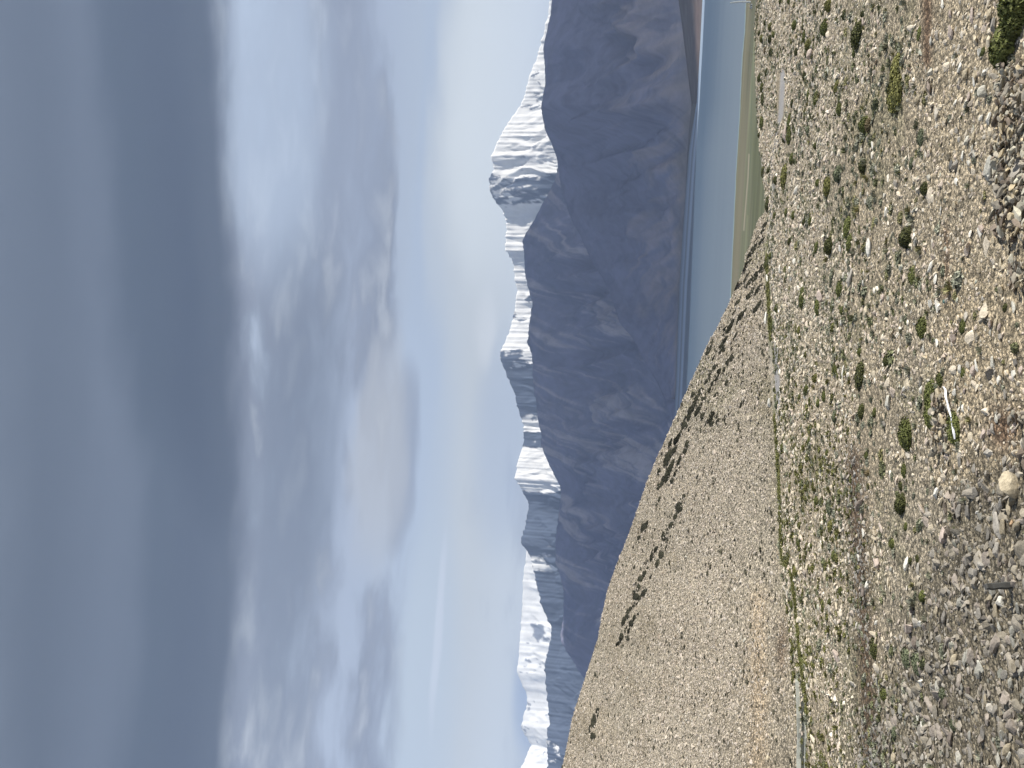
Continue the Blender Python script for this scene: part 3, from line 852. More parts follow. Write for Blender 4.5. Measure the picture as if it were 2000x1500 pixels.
# ------------------------------------------------------------------ shrubs and tufts
def cushion_mesh(name, seed, mat, leaves=700, flat=0.6, lean=0.0, core=True, size=0.085):
    rnd = random.Random(seed)
    vs, fs, cs = [], [], []
    lobes = [(rnd.uniform(-0.45, 0.45), rnd.uniform(-0.45, 0.45), rnd.uniform(0.45, 0.75)) for _ in range(6)] + [(0, 0, 0.75)]
    def surf(th, ph):
        d = Vector((math.cos(th) * math.cos(ph), math.sin(th) * math.cos(ph), math.sin(ph)))
        best = 0
        for lx, ly, lr in lobes:       # farthest point of the union of lobes along d
            b = d.x * lx + d.y * ly; cc = lx * lx + ly * ly - lr * lr
            disc = b * b - cc
            if disc > 0: best = max(best, b + math.sqrt(disc))
        return d, best
    if core:
        nu, nv = 16, 6
        for j in range(nv + 1):
            for i in range(nu):
                d, R = surf(2 * math.pi * i / nu, math.pi / 2 * j / nv)
                R *= 0.86 * rnd.uniform(0.92, 1.06)
                vs.append((d.x * R, d.y * R, d.z * R * flat - 0.05)); cs.append(0.42)
        for j in range(nv):
            for i in range(nu):
                a = j * nu + i; b = j * nu + (i + 1) % nu
                fs.append((a, b, b + nu, a + nu))
    for _ in range(leaves):
        th = rnd.uniform(0, 2 * math.pi); ph = math.asin(rnd.uniform(0, 1))
        d, R = surf(th, ph)
        R *= rnd.uniform(0.84, 1.07)
        p = Vector((d.x * R, d.y * R, d.z * R * flat))
        n = (Vector((d.x, d.y, d.z / flat)).normalized() + Vector((rnd.gauss(0, .5), rnd.gauss(0, .5), rnd.gauss(0, .5)))).normalized()
        t = n.orthogonal().normalized(); bt = n.cross(t)
        an = rnd.uniform(0, 6.28); t, bt = t * math.cos(an) + bt * math.sin(an), bt * math.cos(an) - t * math.sin(an)
        s = size * rnd.uniform(0.6, 1.5)
        k = len(vs)
        for q in (t * s, bt * s * 0.55, -t * s, -bt * s * 0.55):
            vs.append(tuple(p + q))
        cs += [rnd.choice((0.6, 0.85, 1.0, 1.2, 1.5))] * 4
        fs.append((k, k + 1, k + 2, k + 3))
    me = bpy.data.meshes.new(name)
    me.from_pydata(vs, [], fs)
    at = me.color_attributes.new('leafcol', 'FLOAT_COLOR', 'POINT')
    c4 = np.ones((len(vs), 4)); c4[:, :3] = np.array(cs)[:, None]
    at.data.foreach_set('color', c4.reshape(-1))
    me.materials.append(mat)
    return me

def tuft_mesh(name, seed, mat, blades=26):
    rnd = random.Random(seed)
    vs, fs, cs = [], [], []
    for _ in range(blades):
        th = rnd.uniform(0, 6.28); rr = rnd.uniform(0, 0.6)
        bx, by = rr * math.cos(th), rr * math.sin(th)
        ln = rnd.uniform(0.5, 1.0); out = rnd.uniform(0.1, 0.6); w = 0.10
        tx, ty = bx + out * math.cos(th), by + out * math.sin(th)
        k = len(vs)
        px_, py_ = -math.sin(th) * w, math.cos(th) * w
        vs += [(bx - px_, by - py_, 0), (bx + px_, by + py_, 0), ((bx + tx) / 2 + px_, (by + ty) / 2 + py_, ln * 0.45), ((bx + tx) / 2 - px_, (by + ty) / 2 - py_, ln * 0.45), (tx, ty, ln * 0.7)]
        fs += [(k, k + 1, k + 2, k + 3), (k + 3, k + 2, k + 4)]
        cs += [rnd.uniform(0.6, 1.3)] * 5
    me = bpy.data.meshes.new(name); me.from_pydata(vs, [], fs)
    at = me.color_attributes.new('leafcol', 'FLOAT_COLOR', 'POINT')
    c4 = np.ones((len(vs), 4)); c4[:, :3] = np.array(cs)[:, None]
    at.data.foreach_set('color', c4.reshape(-1))
    me.materials.append(mat)
    return me

tufts = [tuft_mesh('tuft %d' % k, 300 + k, M_leaf_i) for k in range(3)] + [cushion_mesh('low cushion %d' % k, 320 + k, M_leaf_i, 90, 0.5, size=0.2) for k in range(3)]
def build_tufts():
    x, y, r, a = polar_pts(60000, 24, 165, -34, 34)
    z = terrain(x, y); px, py = to_px(x, y, z)
    cl = fbm(x * 0.16, y * 0.10, 131, 4)
    dens = (0.16 + 0.38 * sstep(cl, -0.05, 0.4) + 0.20 * sstep(py, 700, 850) * (1 - sstep(px, 1590, 1680))) * (1 - 0.85 * sstep(px, 1740, 1850))
    keep = plain_mask(x, y, r, a) & (RNG.random(len(x)) < dens) & ~((np.abs(px - 1811) < 12) & (py < 130)) & ~((np.abs(px - 1526) < 8) & (py > 140) & (py < 240))
    x, y, px, py, r = x[keep], y[keep], px[keep], py[keep], r[keep]
    n = len(x)
    size = np.clip(np.exp(RNG.normal(math.log(0.17), 0.38, n)), 0.08, 0.4)
    pal = np.array([[0.24, 0.25, 0.17], [0.29, 0.295, 0.22], [0.17, 0.18, 0.09], [0.28, 0.265, 0.125]])
    olive = sstep(py, 560, 900) * 0.65 * (1 - sstep(px, 1620, 1700))
    t = pal[RNG.choice(4, n, p=[.34, .3, .22, .14])]
    t = np.where((RNG.random(n) < olive)[:, None], np.array([0.155, 0.155, 0.05]), t) * RNG.uniform(0.8, 1.15, (n, 1))
    scatter('grass_tufts', x, y, size, t, tufts, tilt=0.1, sq=(0.8, 1.7))
    tag(bpy.data.objects['grass_tufts'], 'small grey-green tufts growing between the stones of the plain', 'grass', kind='stuff')
build_tufts()
def build_hill_tufts():
    x, y, r, a = polar_pts(52000, 45, 190, -32, 14)
    r0 = ext(a, fa, fr, 48, 1e3); tc = ext(a, ca, ct, 0.15, ct[-1]); r1 = (ZC + SLOPE * r0) / (SLOPE - tc)
    cl = fbm(x * 0.10, y * 0.05, 151, 4)
    dens = 0.14 + 0.12 * sstep(cl, 0.0, 0.35) + 0.30 * sstep(a, math.radians(-6), math.radians(4))
    keep = (a < AZ_TIP) & (r > r0 + 1) & (r < r1 + 2) & (RNG.random(len(x)) < dens)
    x, y = x[keep], y[keep]; n = len(x)
    t = np.array([[0.11, 0.105, 0.07]]) * RNG.uniform(0.6, 1.35, (n, 1))
    scatter('hill_tufts', x, y, np.clip(np.exp(RNG.normal(math.log(0.15), 0.35, n)), 0.08, 0.4), t, tufts[3:], tilt=0.1)
    tag(bpy.data.objects['hill_tufts'], 'tiny dark tufts dotted over the tan hillside', 'grass', kind='stuff')
build_hill_tufts()
def build_foot_grass():
    """the grassy strip along the foot of the hill"""
    pts = []
    line = [(1497, 500), (1500, 560), (1503, 620), (1505, 665)], [(1513, 812), (1517, 860), (1521, 930), (1524, 985)], [(1524, 990), (1527, 1090), (1548, 1125), (1556, 1200), (1562, 1270), (1571, 1335), (1577, 1400)]
    for ln, dens in zip(line, (2.6, 2.6, 2.0)):
        for (p0, q0), (p1, q1) in zip(ln[:-1], ln[1:]):
            for _ in range(int((q1 - q0) * dens)):
                f = random.random()
                h, rr = hit(p0 + (p1 - p0) * f + random.gauss(0, 1.0), q0 + (q1 - q0) * f)
                pts.append((h.x, h.y))
    x = np.array([p[0] for p in pts]); y = np.array([p[1] for p in pts]); n = len(x)
    t = np.array([[0.20, 0.20, 0.07]]) * RNG.uniform(0.7, 1.25, (n, 1))
    scatter('grass', x, y, RNG.uniform(0.12, 0.34, n), t, tufts, tilt=0.1)
    tag(bpy.data.objects['grass'], 'olive green strip of grass along the foot of the tan hill', 'grass', kind='stuff')
build_foot_grass()

def slope_matrix(p, yaw):
    e = 0.6
    dzx = float(terrain(p.x + e, p.y) - terrain(p.x - e, p.y)) / (2 * e)
    dzy = float(terrain(p.x, p.y + e) - terrain(p.x, p.y - e)) / (2 * e)
    n = Vector((-dzx, -dzy, 1)).normalized()
    q = Vector((0, 0, 1)).rotation_difference(n)
    return (q.to_matrix() @ Matrix.Rotation(yaw, 3, 'Z')).to_euler()

SHRUB = [cushion_mesh('shrub %d' % k, 400 + k, M_leaf, 900, 0.72) for k in range(4)]
MAT_ = [cushion_mesh('juniper %d' % k, 440 + k, M_leaf, 1100, 0.42) for k in range(5)]
CG = {'d': (0.090, 0.096, 0.032), 'g': (0.140, 0.155, 0.046), 'o': (0.20, 0.195, 0.060), 'v': (0.165, 0.185, 0.11), 'b': (0.21, 0.165, 0.09)}
SHRUBS = """1671 70 22 34 d|1608 55 15 25 g|1616 12 15 18 o|1577 90 15 17 o|1550 51 13 14 g|1567 54 9 8 d|1493 45 9 8 d|1503 54 10 11 o|1482 66 7 8 d|1487 77 10 12 o|1503 77 9 12 d|1510 69 7 9 g
1504 102 8 13 d|1493 99 6 10 b|1570 72 8 18 g|1554 102 9 13 d|1616 118 5 14 g|1496 142 9 12 d|1482 153 9 15 d|1487 172 8 12 g|1489 193 8 20 d|1570 148 9 16 d|1546 202 7 13 d|1592 193 9 22 g|1577 186 6 16 g
1632 172 9 22 o|1638 213 12 20 g|1523 3 7 8 g|1540 3 8 9 g|1647 31 8 14 d|1683 28 8 9 d|1667 105 8 14 g|1487 240 10 20 g|1482 264 8 9 d|1541 262 6 30 g|1541 238 6 24 g|1549 250 7 9 d|1530 272 10 13 d|1577 256 8 15 v
1591 285 9 10 g|1685 245 22 26 g|1694 245 14 20 b|1683 325 18 22 d|1596 357 11 13 g|1614 363 14 30 o|1634 343 18 25 v|1489 336 8 17 d|1500 334 8 12 d|1514 352 10 14 d|1529 345 12 38 o|1550 313 8 12 d|1544 312 9 18 g
1497 402 9 24 d|1534 417 8 13 g|1548 421 9 14 g|1569 435 9 11 d|1581 433 8 12 g|1572 423 6 10 d|1512 421 8 10 g|1653 445 6 34 g|1657 475 7 30 g|1617 480 20 26 d|1593 484 8 18 g|1541 472 10 13 d|1638 564 13 26 g
1595 600 10 26 g|1503 501 9 11 g|1496 515 7 17 d|1532 528 7 14 g|1533 546 6 13 d|1515 603 9 15 g|1566 582 6 36 g|1559 646 8 13 o|1643 607 8 14 g|1506 636 7 20 g|1676 735 15 44 d|1680 804 13 24 d|1574 760 12 14 g
1590 740 13 15 o|1629 723 10 20 g|1608 774 8 18 g|1596 789 8 14 g|1571 807 8 10 g|1560 777 8 12 g|1628 816 10 20 v|1515 792 9 12 v|1511 762 8 8 d|1677 688 10 13 g|1580 785 6 14 g|1582 840 6 14 g|1578 865 7 16 g
1526 876 8 14 g|1614 885 8 12 g|1691 891 9 14 g|1618 993 10 24 v|1620 1029 11 22 o|1592 978 8 15 g|1572 952 9 13 o|1692 925 14 13 b|1583 1066 7 10 g|1626 1086 9 18 g|1586 1111 9 14 o|1554 1014 6 10 g|1559 1059 9 18 g
1550 1117 8 18 o|1640 1156 10 12 g|1545 1182 8 12 g|1619 1176 9 12 d|1563 1291 8 15 g|1605 1191 6 9 g|1975 8 62 62 g|1974 52 42 44 g|1953 96 44 62 g|1746 140 15 48 o|1747 180 16 60 o|1793 69 6 20 g|1717 10 6 16 d|1917 105 7 14 g
1803 370 15 22 d|1796 270 10 26 v|1778 322 8 18 v|1765 467 27 33 d|1779 540 8 30 g|1961 601 8 14 d|1797 642 16 35 g|1877 640 8 24 g|1730 706 14 20 d|1766 850 20 48 g|1813 770 16 44 g|1815 808 18 50 g|1833 742 12 22 g|1862 837 12 50 g
1878 730 6 16 g|1706 807 8 16 g|1755 988 22 32 d|1757 950 8 14 d|1764 920 8 22 g|1793 1027 9 20 v|1740 1063 12 16 g|1776 1096 8 12 d|1790 1092 7 12 d|1767 1030 7 14 g|1799 1167 14 18 g|1704 1268 13 28 d|1767 1287 15 28 v
1788 1298 18 32 v|1724 1358 13 18 g|1840 1358 14 18 v|1744 1433 9 20 v|1859 1417 12 16 v"""
JUNIPERS = """1387 817 9 16|1389 825 7 18|1367 765 10 18|1350 797 10 20|1345 810 9 16|1335 832 9 20|1320 857 13 18|1307 867 10 16|1340 867 8 22|1336 882 6 20|1305 890 10 22|1299 905 9 18|1310 910 10 20|1302 925 13 20|1295 935 8 14|1286 920 9 16|1285 950 8 15|1292 942 7 14
1287 975 6 14|1362 930 6 9|1335 970 5 10|1325 992 7 22|1319 1007 6 14|1309 1025 8 14|1257 1030 6 26|1247 1050 5 12|1236 1069 5 7|1295 1047 8 14|1302 1055 5 12|1300 1070 5 10|1280 1072 9 18|1290 1083 8 17|1272 1087 7 14|1283 1100 8 18|1239 1107 4 8|1257 1120 8 12
1250 1130 8 17|1270 1127 5 10|1246 1148 7 18|1241 1165 8 16|1257 1157 6 18|1249 1168 5 12|1236 1184 7 10|1225 1197 6 14|1217 1212 9 16|1230 1190 5 10|1237 1207 10 14|1232 1217 8 14|1227 1232 8 14|1225 1247 7 12|1211 1244 13 16|1209 1256 7 9|1162 1317 4 9|1160 1405 7 16|1157 1414 6 12|1166 1387 4 14|1151 1421 4 12|1157 1437 7 14
1470 487 7 16|1463 497 8 14|1452 525 6 16|1457 514 6 12|1479 534 9 16|1484 528 7 12|1437 560 6 16|1427 583 6 14|1422 592 6 12|1463 577 8 14|1468 568 6 10|1480 564 9 16|1440 590 5 10|1479 598 7 16|1446 616 10 14|1453 609 8 12|1425 636 12 16|1420 645 9 12|1414 664 9 16|1408 674 8 14|1434 658 8 12|1409 684 8 14
1428 680 7 10|1420 706 7 12|1428 700 7 14|1413 722 7 12|1403 724 8 10|1418 748 8 13|1446 790 6 14|1415 816 6 12|1401 822 5 10|1388 672 7 14|1382 686 6 14|1392 700 6 10|1395 716 8 12|1386 728 7 12|1400 738 7 12|1378 745 7 12|1391 748 7 11|1384 762 8 12|1396 772 6 10|1374 778 6 12
1358 783 8 14|1352 770 7 12|1362 800 8 12|1371 812 6 10|1345 838 6 10|1328 846 7 12|1316 878 8 12|1325 900 7 14|1317 925 9 14|1312 940 7 12|1386 640 5 12|1432 611 6 8|1487 470 7 12|1492 440 6 14|1488 452 6 10|1455 545 7 14|1462 552 8 12|1472 545 8 12"""

def col_word(k):
    return {'d': 'dark green', 'g': 'green', 'o': 'olive green', 'v': 'grey-green', 'b': 'brownish'}[k]

boulder_refs = []
shrub_objs = []
def shrub(px, py, h, w, k, meshes, name, lay=0.0, rnd=random.Random(5)):
    # the point where the plant stands: the lower edge of what the photo shows
    p, r = hit(px + h * 0.30, py)
    s = r / F_PX
    W = w * s / 2 * 1.3
    me = rnd.choice(meshes)
    o = bpy.data.objects.new(name, me); COL.objects.link(o)
    o.location = p - Vector((0, 0, 0.02))
    ang = (ZC - p.z) / r
    D = W * rnd.uniform(0.85, 1.1)
    o.scale = (W, D, max(0.5 * W, min(1.4 * W, h * s * 1.05)))
    o.rotation_euler = slope_matrix(p, rnd.uniform(-0.35, 0.35))
    c = CG[k]; f = rnd.uniform(0.85, 1.15)
    o.color = (c[0] * f, c[1] * f, c[2] * f, 1)
    return o, W, r

LAB_SPEC = {(1975, 8): 'big green bush in the near right corner with a white stone in it', (1953, 96): 'large green bush just above the near heap of grey stones',
            (1765, 467): 'round dark green bush standing alone on tan gravel', (1755, 988): 'round dark green bush beside the grey cobbles',
            (1671, 70): 'big dark green bush among pale stones at the right', (1617, 480): 'round dark green bush right of the big white slab',
            (1746, 140): 'right half of a long low olive shrub', (1747, 180): 'left half of a long low olive shrub',
            (1766, 850): 'dense green bush behind the mossy heap of stones', (1815, 808): 'long green shrub growing against the back of the stone heap',
            (1813, 770): 'green shrub at the right end of the stone heap', (1862, 837): 'green shrub between the stone heap and the white plastic strip',
            (1515, 792): 'grey-green shrub in front of the round white boulder', (1676, 735): 'long dark green shrub right of the dark stone band',
            (1683, 325): 'dark green bush in the middle of the right half of the plain', (1974, 52): 'green bush just left of the corner bush',
            (1788, 1298): 'larger of two dull grey-green bushes at the left', (1767, 1287): 'smaller of two dull grey-green bushes at the left',
            (1704, 1268): 'dark bush at the left beside dark stones', (1577, 90): 'olive bush right beside the square navy-shaded boulder',
            (1685, 245): 'blurred green bush with a brownish one below it', (1694, 245): 'brownish shrub below the blurred green bush',
            (1692, 925): 'brown dry shrub at the edge of the dark stone band', (1529, 345): 'wide olive shrub below the pale wash',
            (1497, 402): 'dark bush at the very tip of the hill foot', (1804, 370): 'small dark round bush'}
def size_word(W):
    return 'large' if W > 0.55 else ('medium' if W > 0.34 else 'small')
def build_shrubs():
    toks = [t for t in SHRUBS.replace('\n', '|').split('|') if t.strip()]
    for t in toks:
        q = t.split(); px, py, h, w = map(float, q[:4]); k = q[4]
        o, W, r = shrub(px, py, h, w, k, SHRUB, 'shrub')
        key = (int(px), int(py))
        where = ('by the far edge of the plain' if px < 1515 else 'on the far stony plain' if px < 1600 else 'in the middle of the stony plain' if px < 1720 else 'on the near gravel')
        side = 'at the right' if py < 420 else ('at the centre' if py < 900 else 'at the left')
        lab = LAB_SPEC.get(key, '%s %s shrub %s %s' % (size_word(W), col_word(k), where, side))
        tag(o, lab, 'shrub', 'shrubs on the stony plain')
        shrub_objs.append(o)
    toks = [t for t in JUNIPERS.replace('\n', '|').split('|') if t.strip()]
    spots = []
    for t in toks:
        px, py, h, w = map(float, t.split())
        spots.append((px, py, h, w))
        if random.random() < 0.62:        # a smaller neighbour up or down the slope
            d = random.choice((-1, 1)); spots.append((px + d * random.uniform(5, 10), py - d * random.uniform(5, 14), h * 0.6, w * random.uniform(0.35, 0.6)))
    for px, py, h, w in spots:
        p, r = hit(px + h * 0.2, py)
        if math.atan2(p.x, p.y) > AZ_TIP or r > 400: continue
        o = bpy.data.objects.new('juniper_bush', random.choice(MAT_)); COL.objects.link(o)
        o.location = p
        s = r / F_PX
        W = w * s / 2 * 1.12 * random.uniform(0.8, 1.2)
        o.scale = (W * random.uniform(1.2, 2.2), W * random.uniform(0.7, 1.0), max(0.5 * W, h * s * random.uniform(0.55, 0.85)))
        # clumps spread down the fall line
        o.rotation_euler = slope_matrix(p, -1.05 + random.uniform(-.45, .45))
        f = random.uniform(0.75, 1.25)
        o.color = (0.058 * f, 0.056 * f, 0.034 * f, 1)
        tag(o, 'dark juniper bush on the hillside', 'bush', 'dark bushes on the hillside')
build_shrubs()

# ------------------------------------------------------------------ single stones
ROCKS = [rock_mesh('stone %d' % k, 500 + k, 3, 0.75, 11, M_stone, 0.018) for k in range(9)]
SC = {'w': (0.84, 0.81, 0.72), 'p': (0.60, 0.50, 0.43), 'g': (0.42, 0.39, 0.34), 't': (0.58, 0.50, 0.36), 'l': (0.60, 0.58, 0.50), 'o': (0.52, 0.36, 0.22), 'k': (0.13, 0.13, 0.125), 'n': (0.30, 0.25, 0.21), 'q': (0.25, 0.45, 0.42)}
STONES = """1857 64 14 26 p|pinkish boulder with a grey shaded side, near right
1922 180 20 22 l|flat pale grey stone above the near heap of stones
1888 202 12 20 l|pale grey stone left of a brown-tinged gravel patch
1841 7 7 15 w|white stone at the right edge behind the corner bush
1866 105 5 8 w|tiny white stone between two grey stones at the right
1907 54 6 9 w|small white stone right of the big green bush
1988 45 9 24 w|white stone lying inside the big corner bush
1815 172 14 26 n|brownish boulder at the end of the bare brown soil strip
1817 142 12 16 l|pale stone next to the brownish boulder
1922 142 9 14 w|round white stone near the large green bush
1874 132 5 20 w|thin white splinter of stone on the gravel
1932 330 20 36 l|broad pale slab leaning on the near heap of stones
1917 232 8 12 w|white stone behind the near heap of stones
1931 234 9 20 w|larger cream stone behind the near heap of stones
1880 305 8 14 w|white stone above the pale slab
1704 285 6 16 w|narrow white stone in the middle distance at right
1730 414 7 22 w|long white stone between two dark bushes
1868 355 6 18 w|slim white stone near a grey double boulder
1865 322 14 22 g|grey boulder split from its twin
1857 322 6 18 k|dark slate-coloured stone beside the grey boulder
1818 523 8 26 w|bright white stone, first of the row of white stones
1827 544 7 24 w|bright white stone, second of the row of white stones
1817 594 9 22 w|rounded white stone with a grey shaded half
1831 600 12 24 w|largest rounded white stone of the row
1850 553 9 18 t|tan stone beside the shallow rut
1844 590 6 7 q|tiny turquoise stone
1940 470 7 16 t|pointed tan stone left of the near heap
1797 672 10 14 t|triangular tan stone by a green shrub
1862 662 14 22 p|pinkish stone beside the green shrub
1830 671 8 18 w|white stone above the pinkish stone
1697 482 9 36 w|big white slab, the widest bright stone of the plain
1734 787 15 22 l|pale upright stone left of the dark bush
1907 715 7 20 w|elongated white stone on bare gravel
1950 741 5 16 w|slim white stone near the bare earth patch
1833 771 16 18 t|tan boulder on top of the small stone heap
1973 943 38 46 t|big round tan boulder, the largest stone of all
1828 966 10 22 w|white-topped stone at the edge of the grey cobbles
1837 985 10 18 t|cream stone below the white-topped stone
1842 1047 15 34 p|pinkish slab lying on the grey cobbles
1840 920 9 14 l|pale stone beside the dark crack in the cobbles
1948 1027 16 40 g|long slanting grey stone
1976 1023 10 16 o|orange-brown stone
1947 1075 18 22 g|smooth grey stone below the long slanting one
1771 1099 9 26 w|white half-round stone with a dark shrub against it
1713 1102 15 24 p|broad pinkish stone above the white half-round one
1910 1002 8 9 w|small white cobble among grey ones
1955 985 20 30 g|grey stone below the round tan boulder
1739 925 5 15 w|bluish white splinter at the centre left
1955 1178 20 18 w|pale round cobble beside the dark stone post
1953 1226 15 22 l|pale slanted cobble left of the pale round one
1775 1230 19 26 p|pinkish tan wedge of stone at the left
1829 1192 8 18 t|slim tan cobble
1798 1218 10 14 w|bright cobble above the slim tan one
1634 1285 13 24 p|round pinkish boulder with a black shadow
1694 1144 8 17 w|bright white stone beside a round brown boulder
1685 1156 13 22 n|round brown boulder in the dark stone band
1620 1190 12 14 g|grey-pink stone with a dark shrub beside it
1680 990 18 30 n|blocky brown boulder in the dark stone band
1683 1011 11 16 p|pinkish block below the brown boulder
1686 1042 7 15 w|white stone at the edge of the dark stone band
1553 512 9 13 w|round white stone on the far plain
1542 526 6 14 w|bright narrow white stone on the far plain
1498 547 5 20 w|white stone in the green strip at the hill foot
1495 622 7 20 w|large white stone above the green strip at the hill foot
1545 546 6 12 w|white stone left of the round white one on the far plain
1660 543 14 28 g|grey boulder of the middle plain
1602 580 13 26 p|pinkish boulder beside an olive shrub
1644 630 10 14 w|round white stone against a black hollow
1524 528 6 18 w|twin white stone below the hill foot
1641 486 6 16 w|white stone just below a round dark bush
1503 790 10 18 w|big white boulder at the hill foot
1524 762 5 18 w|white splinter of stone in the pale wash
1646 747 9 16 l|bluish white stone at the centre
1646 726 7 18 w|cream stone right of the bluish white one
1653 813 8 11 w|white stone left of the bluish white one
1533 264 11 26 p|pinkish slab between dark shrubs on the far plain
1560 256 5 16 w|bright white stone on the far plain at right
1512 367 9 20 l|pale grey stone on the pale wash
1556 373 9 18 w|white rock left of an olive shrub
1740 1344 7 10 w|pale cobble at the left
1799 1336 10 20 w|bright pale cobble near a grey-green bush
1801 1420 6 14 w|white cobble at the far left
1793 1405 9 12 w|round bright cobble at the far left
1916 1303 10 26 l|long pale cobble at the lower left
1500 1480 7 10 t|tan stone on the hillside near the channel"""
def put_stone(px, py, h, w, k, label, yaw=None, name='stone', group=None, mesh=None, rnd=random.Random(11)):
    p, r = hit(px + h * 0.25, py)
    s = r / F_PX
    o = bpy.data.objects.new(name, mesh or rnd.choice(ROCKS)); COL.objects.link(o)
    W = w * s * 0.92; Hh = h * s
    o.scale = (W, W * rnd.uniform(0.55, 0.85), max(0.28 * W, min(Hh * 0.95, 1.3 * W)) * 1.15)
    o.location = p + Vector((0, 0, o.scale[2] * 0.22))
    o.rotation_euler = (rnd.gauss(0, 0.12), rnd.gauss(0, 0.12), rnd.uniform(-0.5, 0.5) if yaw is None else yaw)
    c = SC[k] if isinstance(k, str) else k
    o.color = (c[0], c[1], c[2], 1)
    tag(o, label, 'stone', group)
    return o
for line in STONES.split('\n'):
    dat, lab = line.split('|')
    q = dat.split()
    put_stone(*map(float, q[:4]), q[4], lab)
# square boulder: sunlit pinkish face at the right, dark face toward the shade
put_stone(1583, 107, 13, 19, 'p', 'square boulder with a pale lit face and a navy shaded face', yaw=0.3)

def build_loose_stones():
    """the rest of the larger stones, those that show largest"""
    rnd = random.Random(31)
    cnt = 0
    while cnt < 205:
        px = rnd.uniform(1640, 1995); py = rnd.uniform(5, 1495)
        if 1935 < px and 115 < py < 470: continue
        near = (px - 1640) / 355
        grey = px + 0.35 * (py - 1100) > 1800 and py > 880
        if rnd.random() > 0.25 + 0.75 * near: continue
        w = rnd.uniform(9, 15) * (0.8 + 0.9 * near) * (1.25 if grey else 1.0)
        h = w * rnd.uniform(0.35, 0.62)
        if grey:
            c = rnd.choice(['g', 'g', 'n', 'l', 't']); f = rnd.uniform(0.55, 0.8)
        else:
            c = rnd.choice(['p', 't', 'l', 'w', 't', 'g', 'p']); f = rnd.uniform(0.8, 1.05)
        col = tuple(v * f for v in SC[c])
        lab = 'grey cobble among many like it on the near left bank' if grey else {'p': 'pinkish stone', 't': 'tan stone', 'l': 'pale grey stone', 'w': 'whitish stone', 'g': 'grey stone'}[c] + ' among many like it on the gravel plain'
        put_stone(px, py, h, w, col, lab, group='cobbles on the near left bank' if grey else 'loose stones on the plain', rnd=rnd)
        cnt += 1
build_loose_stones()

# heaps of stones (ruined walls): each one heap, one mesh
def heap(poly, n, smin, smax, label, name, tintf, seed, hgt=0.5):
    rnd = random.Random(seed)
    bm = bmesh.new()
    cl = bm.verts.layers.float_color.new('rock')
    protos = []
    for k in range(6):
        b2 = bmesh.new(); b2.from_mesh(rock_mesh('p', seed * 10 + k, 2, 0.48, 12, M_stone, 0.03)); protos.append(b2)
    P0, r0_ = hit(sum(p[0] for p in poly) / len(poly), sum(p[1] for p in poly) / len(poly))
    xs = [p[0] for p in poly]; ys = [p[1] for p in poly]
    def inside(x, y):
        c = False; j = len(poly) - 1
        for i in range(len(poly)):
            xi, yi = poly[i]; xj, yj = poly[j]
            if (yi > y) != (yj > y) and x < (xj - xi) * (y - yi) / (yj - yi) + xi: c = not c
            j = i
        return c
    cnt = 0
    while cnt < n:
        px = rnd.uniform(min(xs), max(xs)); py = rnd.uniform(min(ys), max(ys))
        if not inside(px, py): continue
        p, r = hit(px, py)
        # higher toward the middle of the heap
        ux = (px - min(xs)) / (max(xs) - min(xs)); mid = 1 - abs(2 * ux - 1)
        z = p.z + rnd.uniform(0, hgt) * (0.25 + 0.75 * mid)
        s = rnd.uniform(smin, smax) * rnd.choice((0.7, 1.0, 1.0, 1.5))
        M = Matrix.Translation((p.x, p.y, z)) @ Matrix.Rotation(rnd.uniform(0, 6.28), 4, 'Z') @ Matrix.Rotation(rnd.gauss(0, .45), 4, 'X') @ Matrix.Rotation(rnd.gauss(0, .3), 4, 'Y') @ Matrix.Diagonal((s * rnd.uniform(.9, 1.5), s, s * rnd.uniform(.7, 1.1), 1))
        pr = rnd.choice(protos)
        col = tintf(rnd)
        mp = {}
        for v in pr.verts:
            nv = bm.verts.new(M @ v.co - P0); nv[cl] = (*col, 1); mp[v] = nv
        for f in pr.faces:
            bm.faces.new([mp[v] for v in f.verts])
        cnt += 1
    me = bpy.data.meshes.new(name); bm.to_mesh(me); bm.free()
    me.materials.append(M_heap)
    o = bpy.data.objects.new(name, me); COL.objects.link(o); o.location = P0
    tag(o, label, 'stone heap')
    return o
def heap_material():
    mt, N, b = principled('heaped stone')
    base = attr(N, 'rock')
    tc = N.n('ShaderNodeTexCoord').outputs['Object']
    n = N.noise(tc, 6.0, 5, 0.65)
    N.l(N.mix(0.7, base, N.ramp(n, [(0.3, 0.55), (0.5, 1.0), (0.7, 1.35)], 'LINEAR'), 'MULTIPLY'), b.inputs['Base Color'])
    b.inputs['Roughness'].default_value = 0.9
    bp = N.n('ShaderNodeBump'); bp.inputs['Strength'].default_value = 0.4; bp.inputs['Distance'].default_value = 0.03
    N.l(n, bp.inputs['Height']); N.l(bp.outputs[0], b.inputs['Normal'])
    return mt
M_heap = heap_material()
def greyt(rnd):
    c = rnd.choice([SC['g'], SC['g'], SC['l'], SC['t'], SC['n']]); f = rnd.uniform(0.4, 1.1)
    return (c[0] * f * 1.08, c[1] * f * 1.04, c[2] * f * 0.95)
heap([(1962, 118), (1950, 150), (1948, 240), (1940, 300), (1945, 370), (1948, 440), (1962, 468), (2030, 470), (2030, 115)], 820, 0.14, 0.33, 'wide heap of dark and pale grey stones, the collapsed wall near the right', 'stone_heap', greyt, 3, 0.55)
heap([(1978, 500), (1972, 530), (1975, 560), (2020, 575), (2020, 500)], 60, 0.14, 0.34, 'small heap of pale stones left of the wide stone heap', 'stone_heap', greyt, 4, 0.4)
heap([(1826, 768), (1822, 800), (1826, 850), (1832, 888), (1856, 890), (1858, 840), (1850, 780)], 110, 0.16, 0.36, 'narrow heap of tan stones with green shrubs on both sides', 'stone_heap', greyt, 5, 0.5)
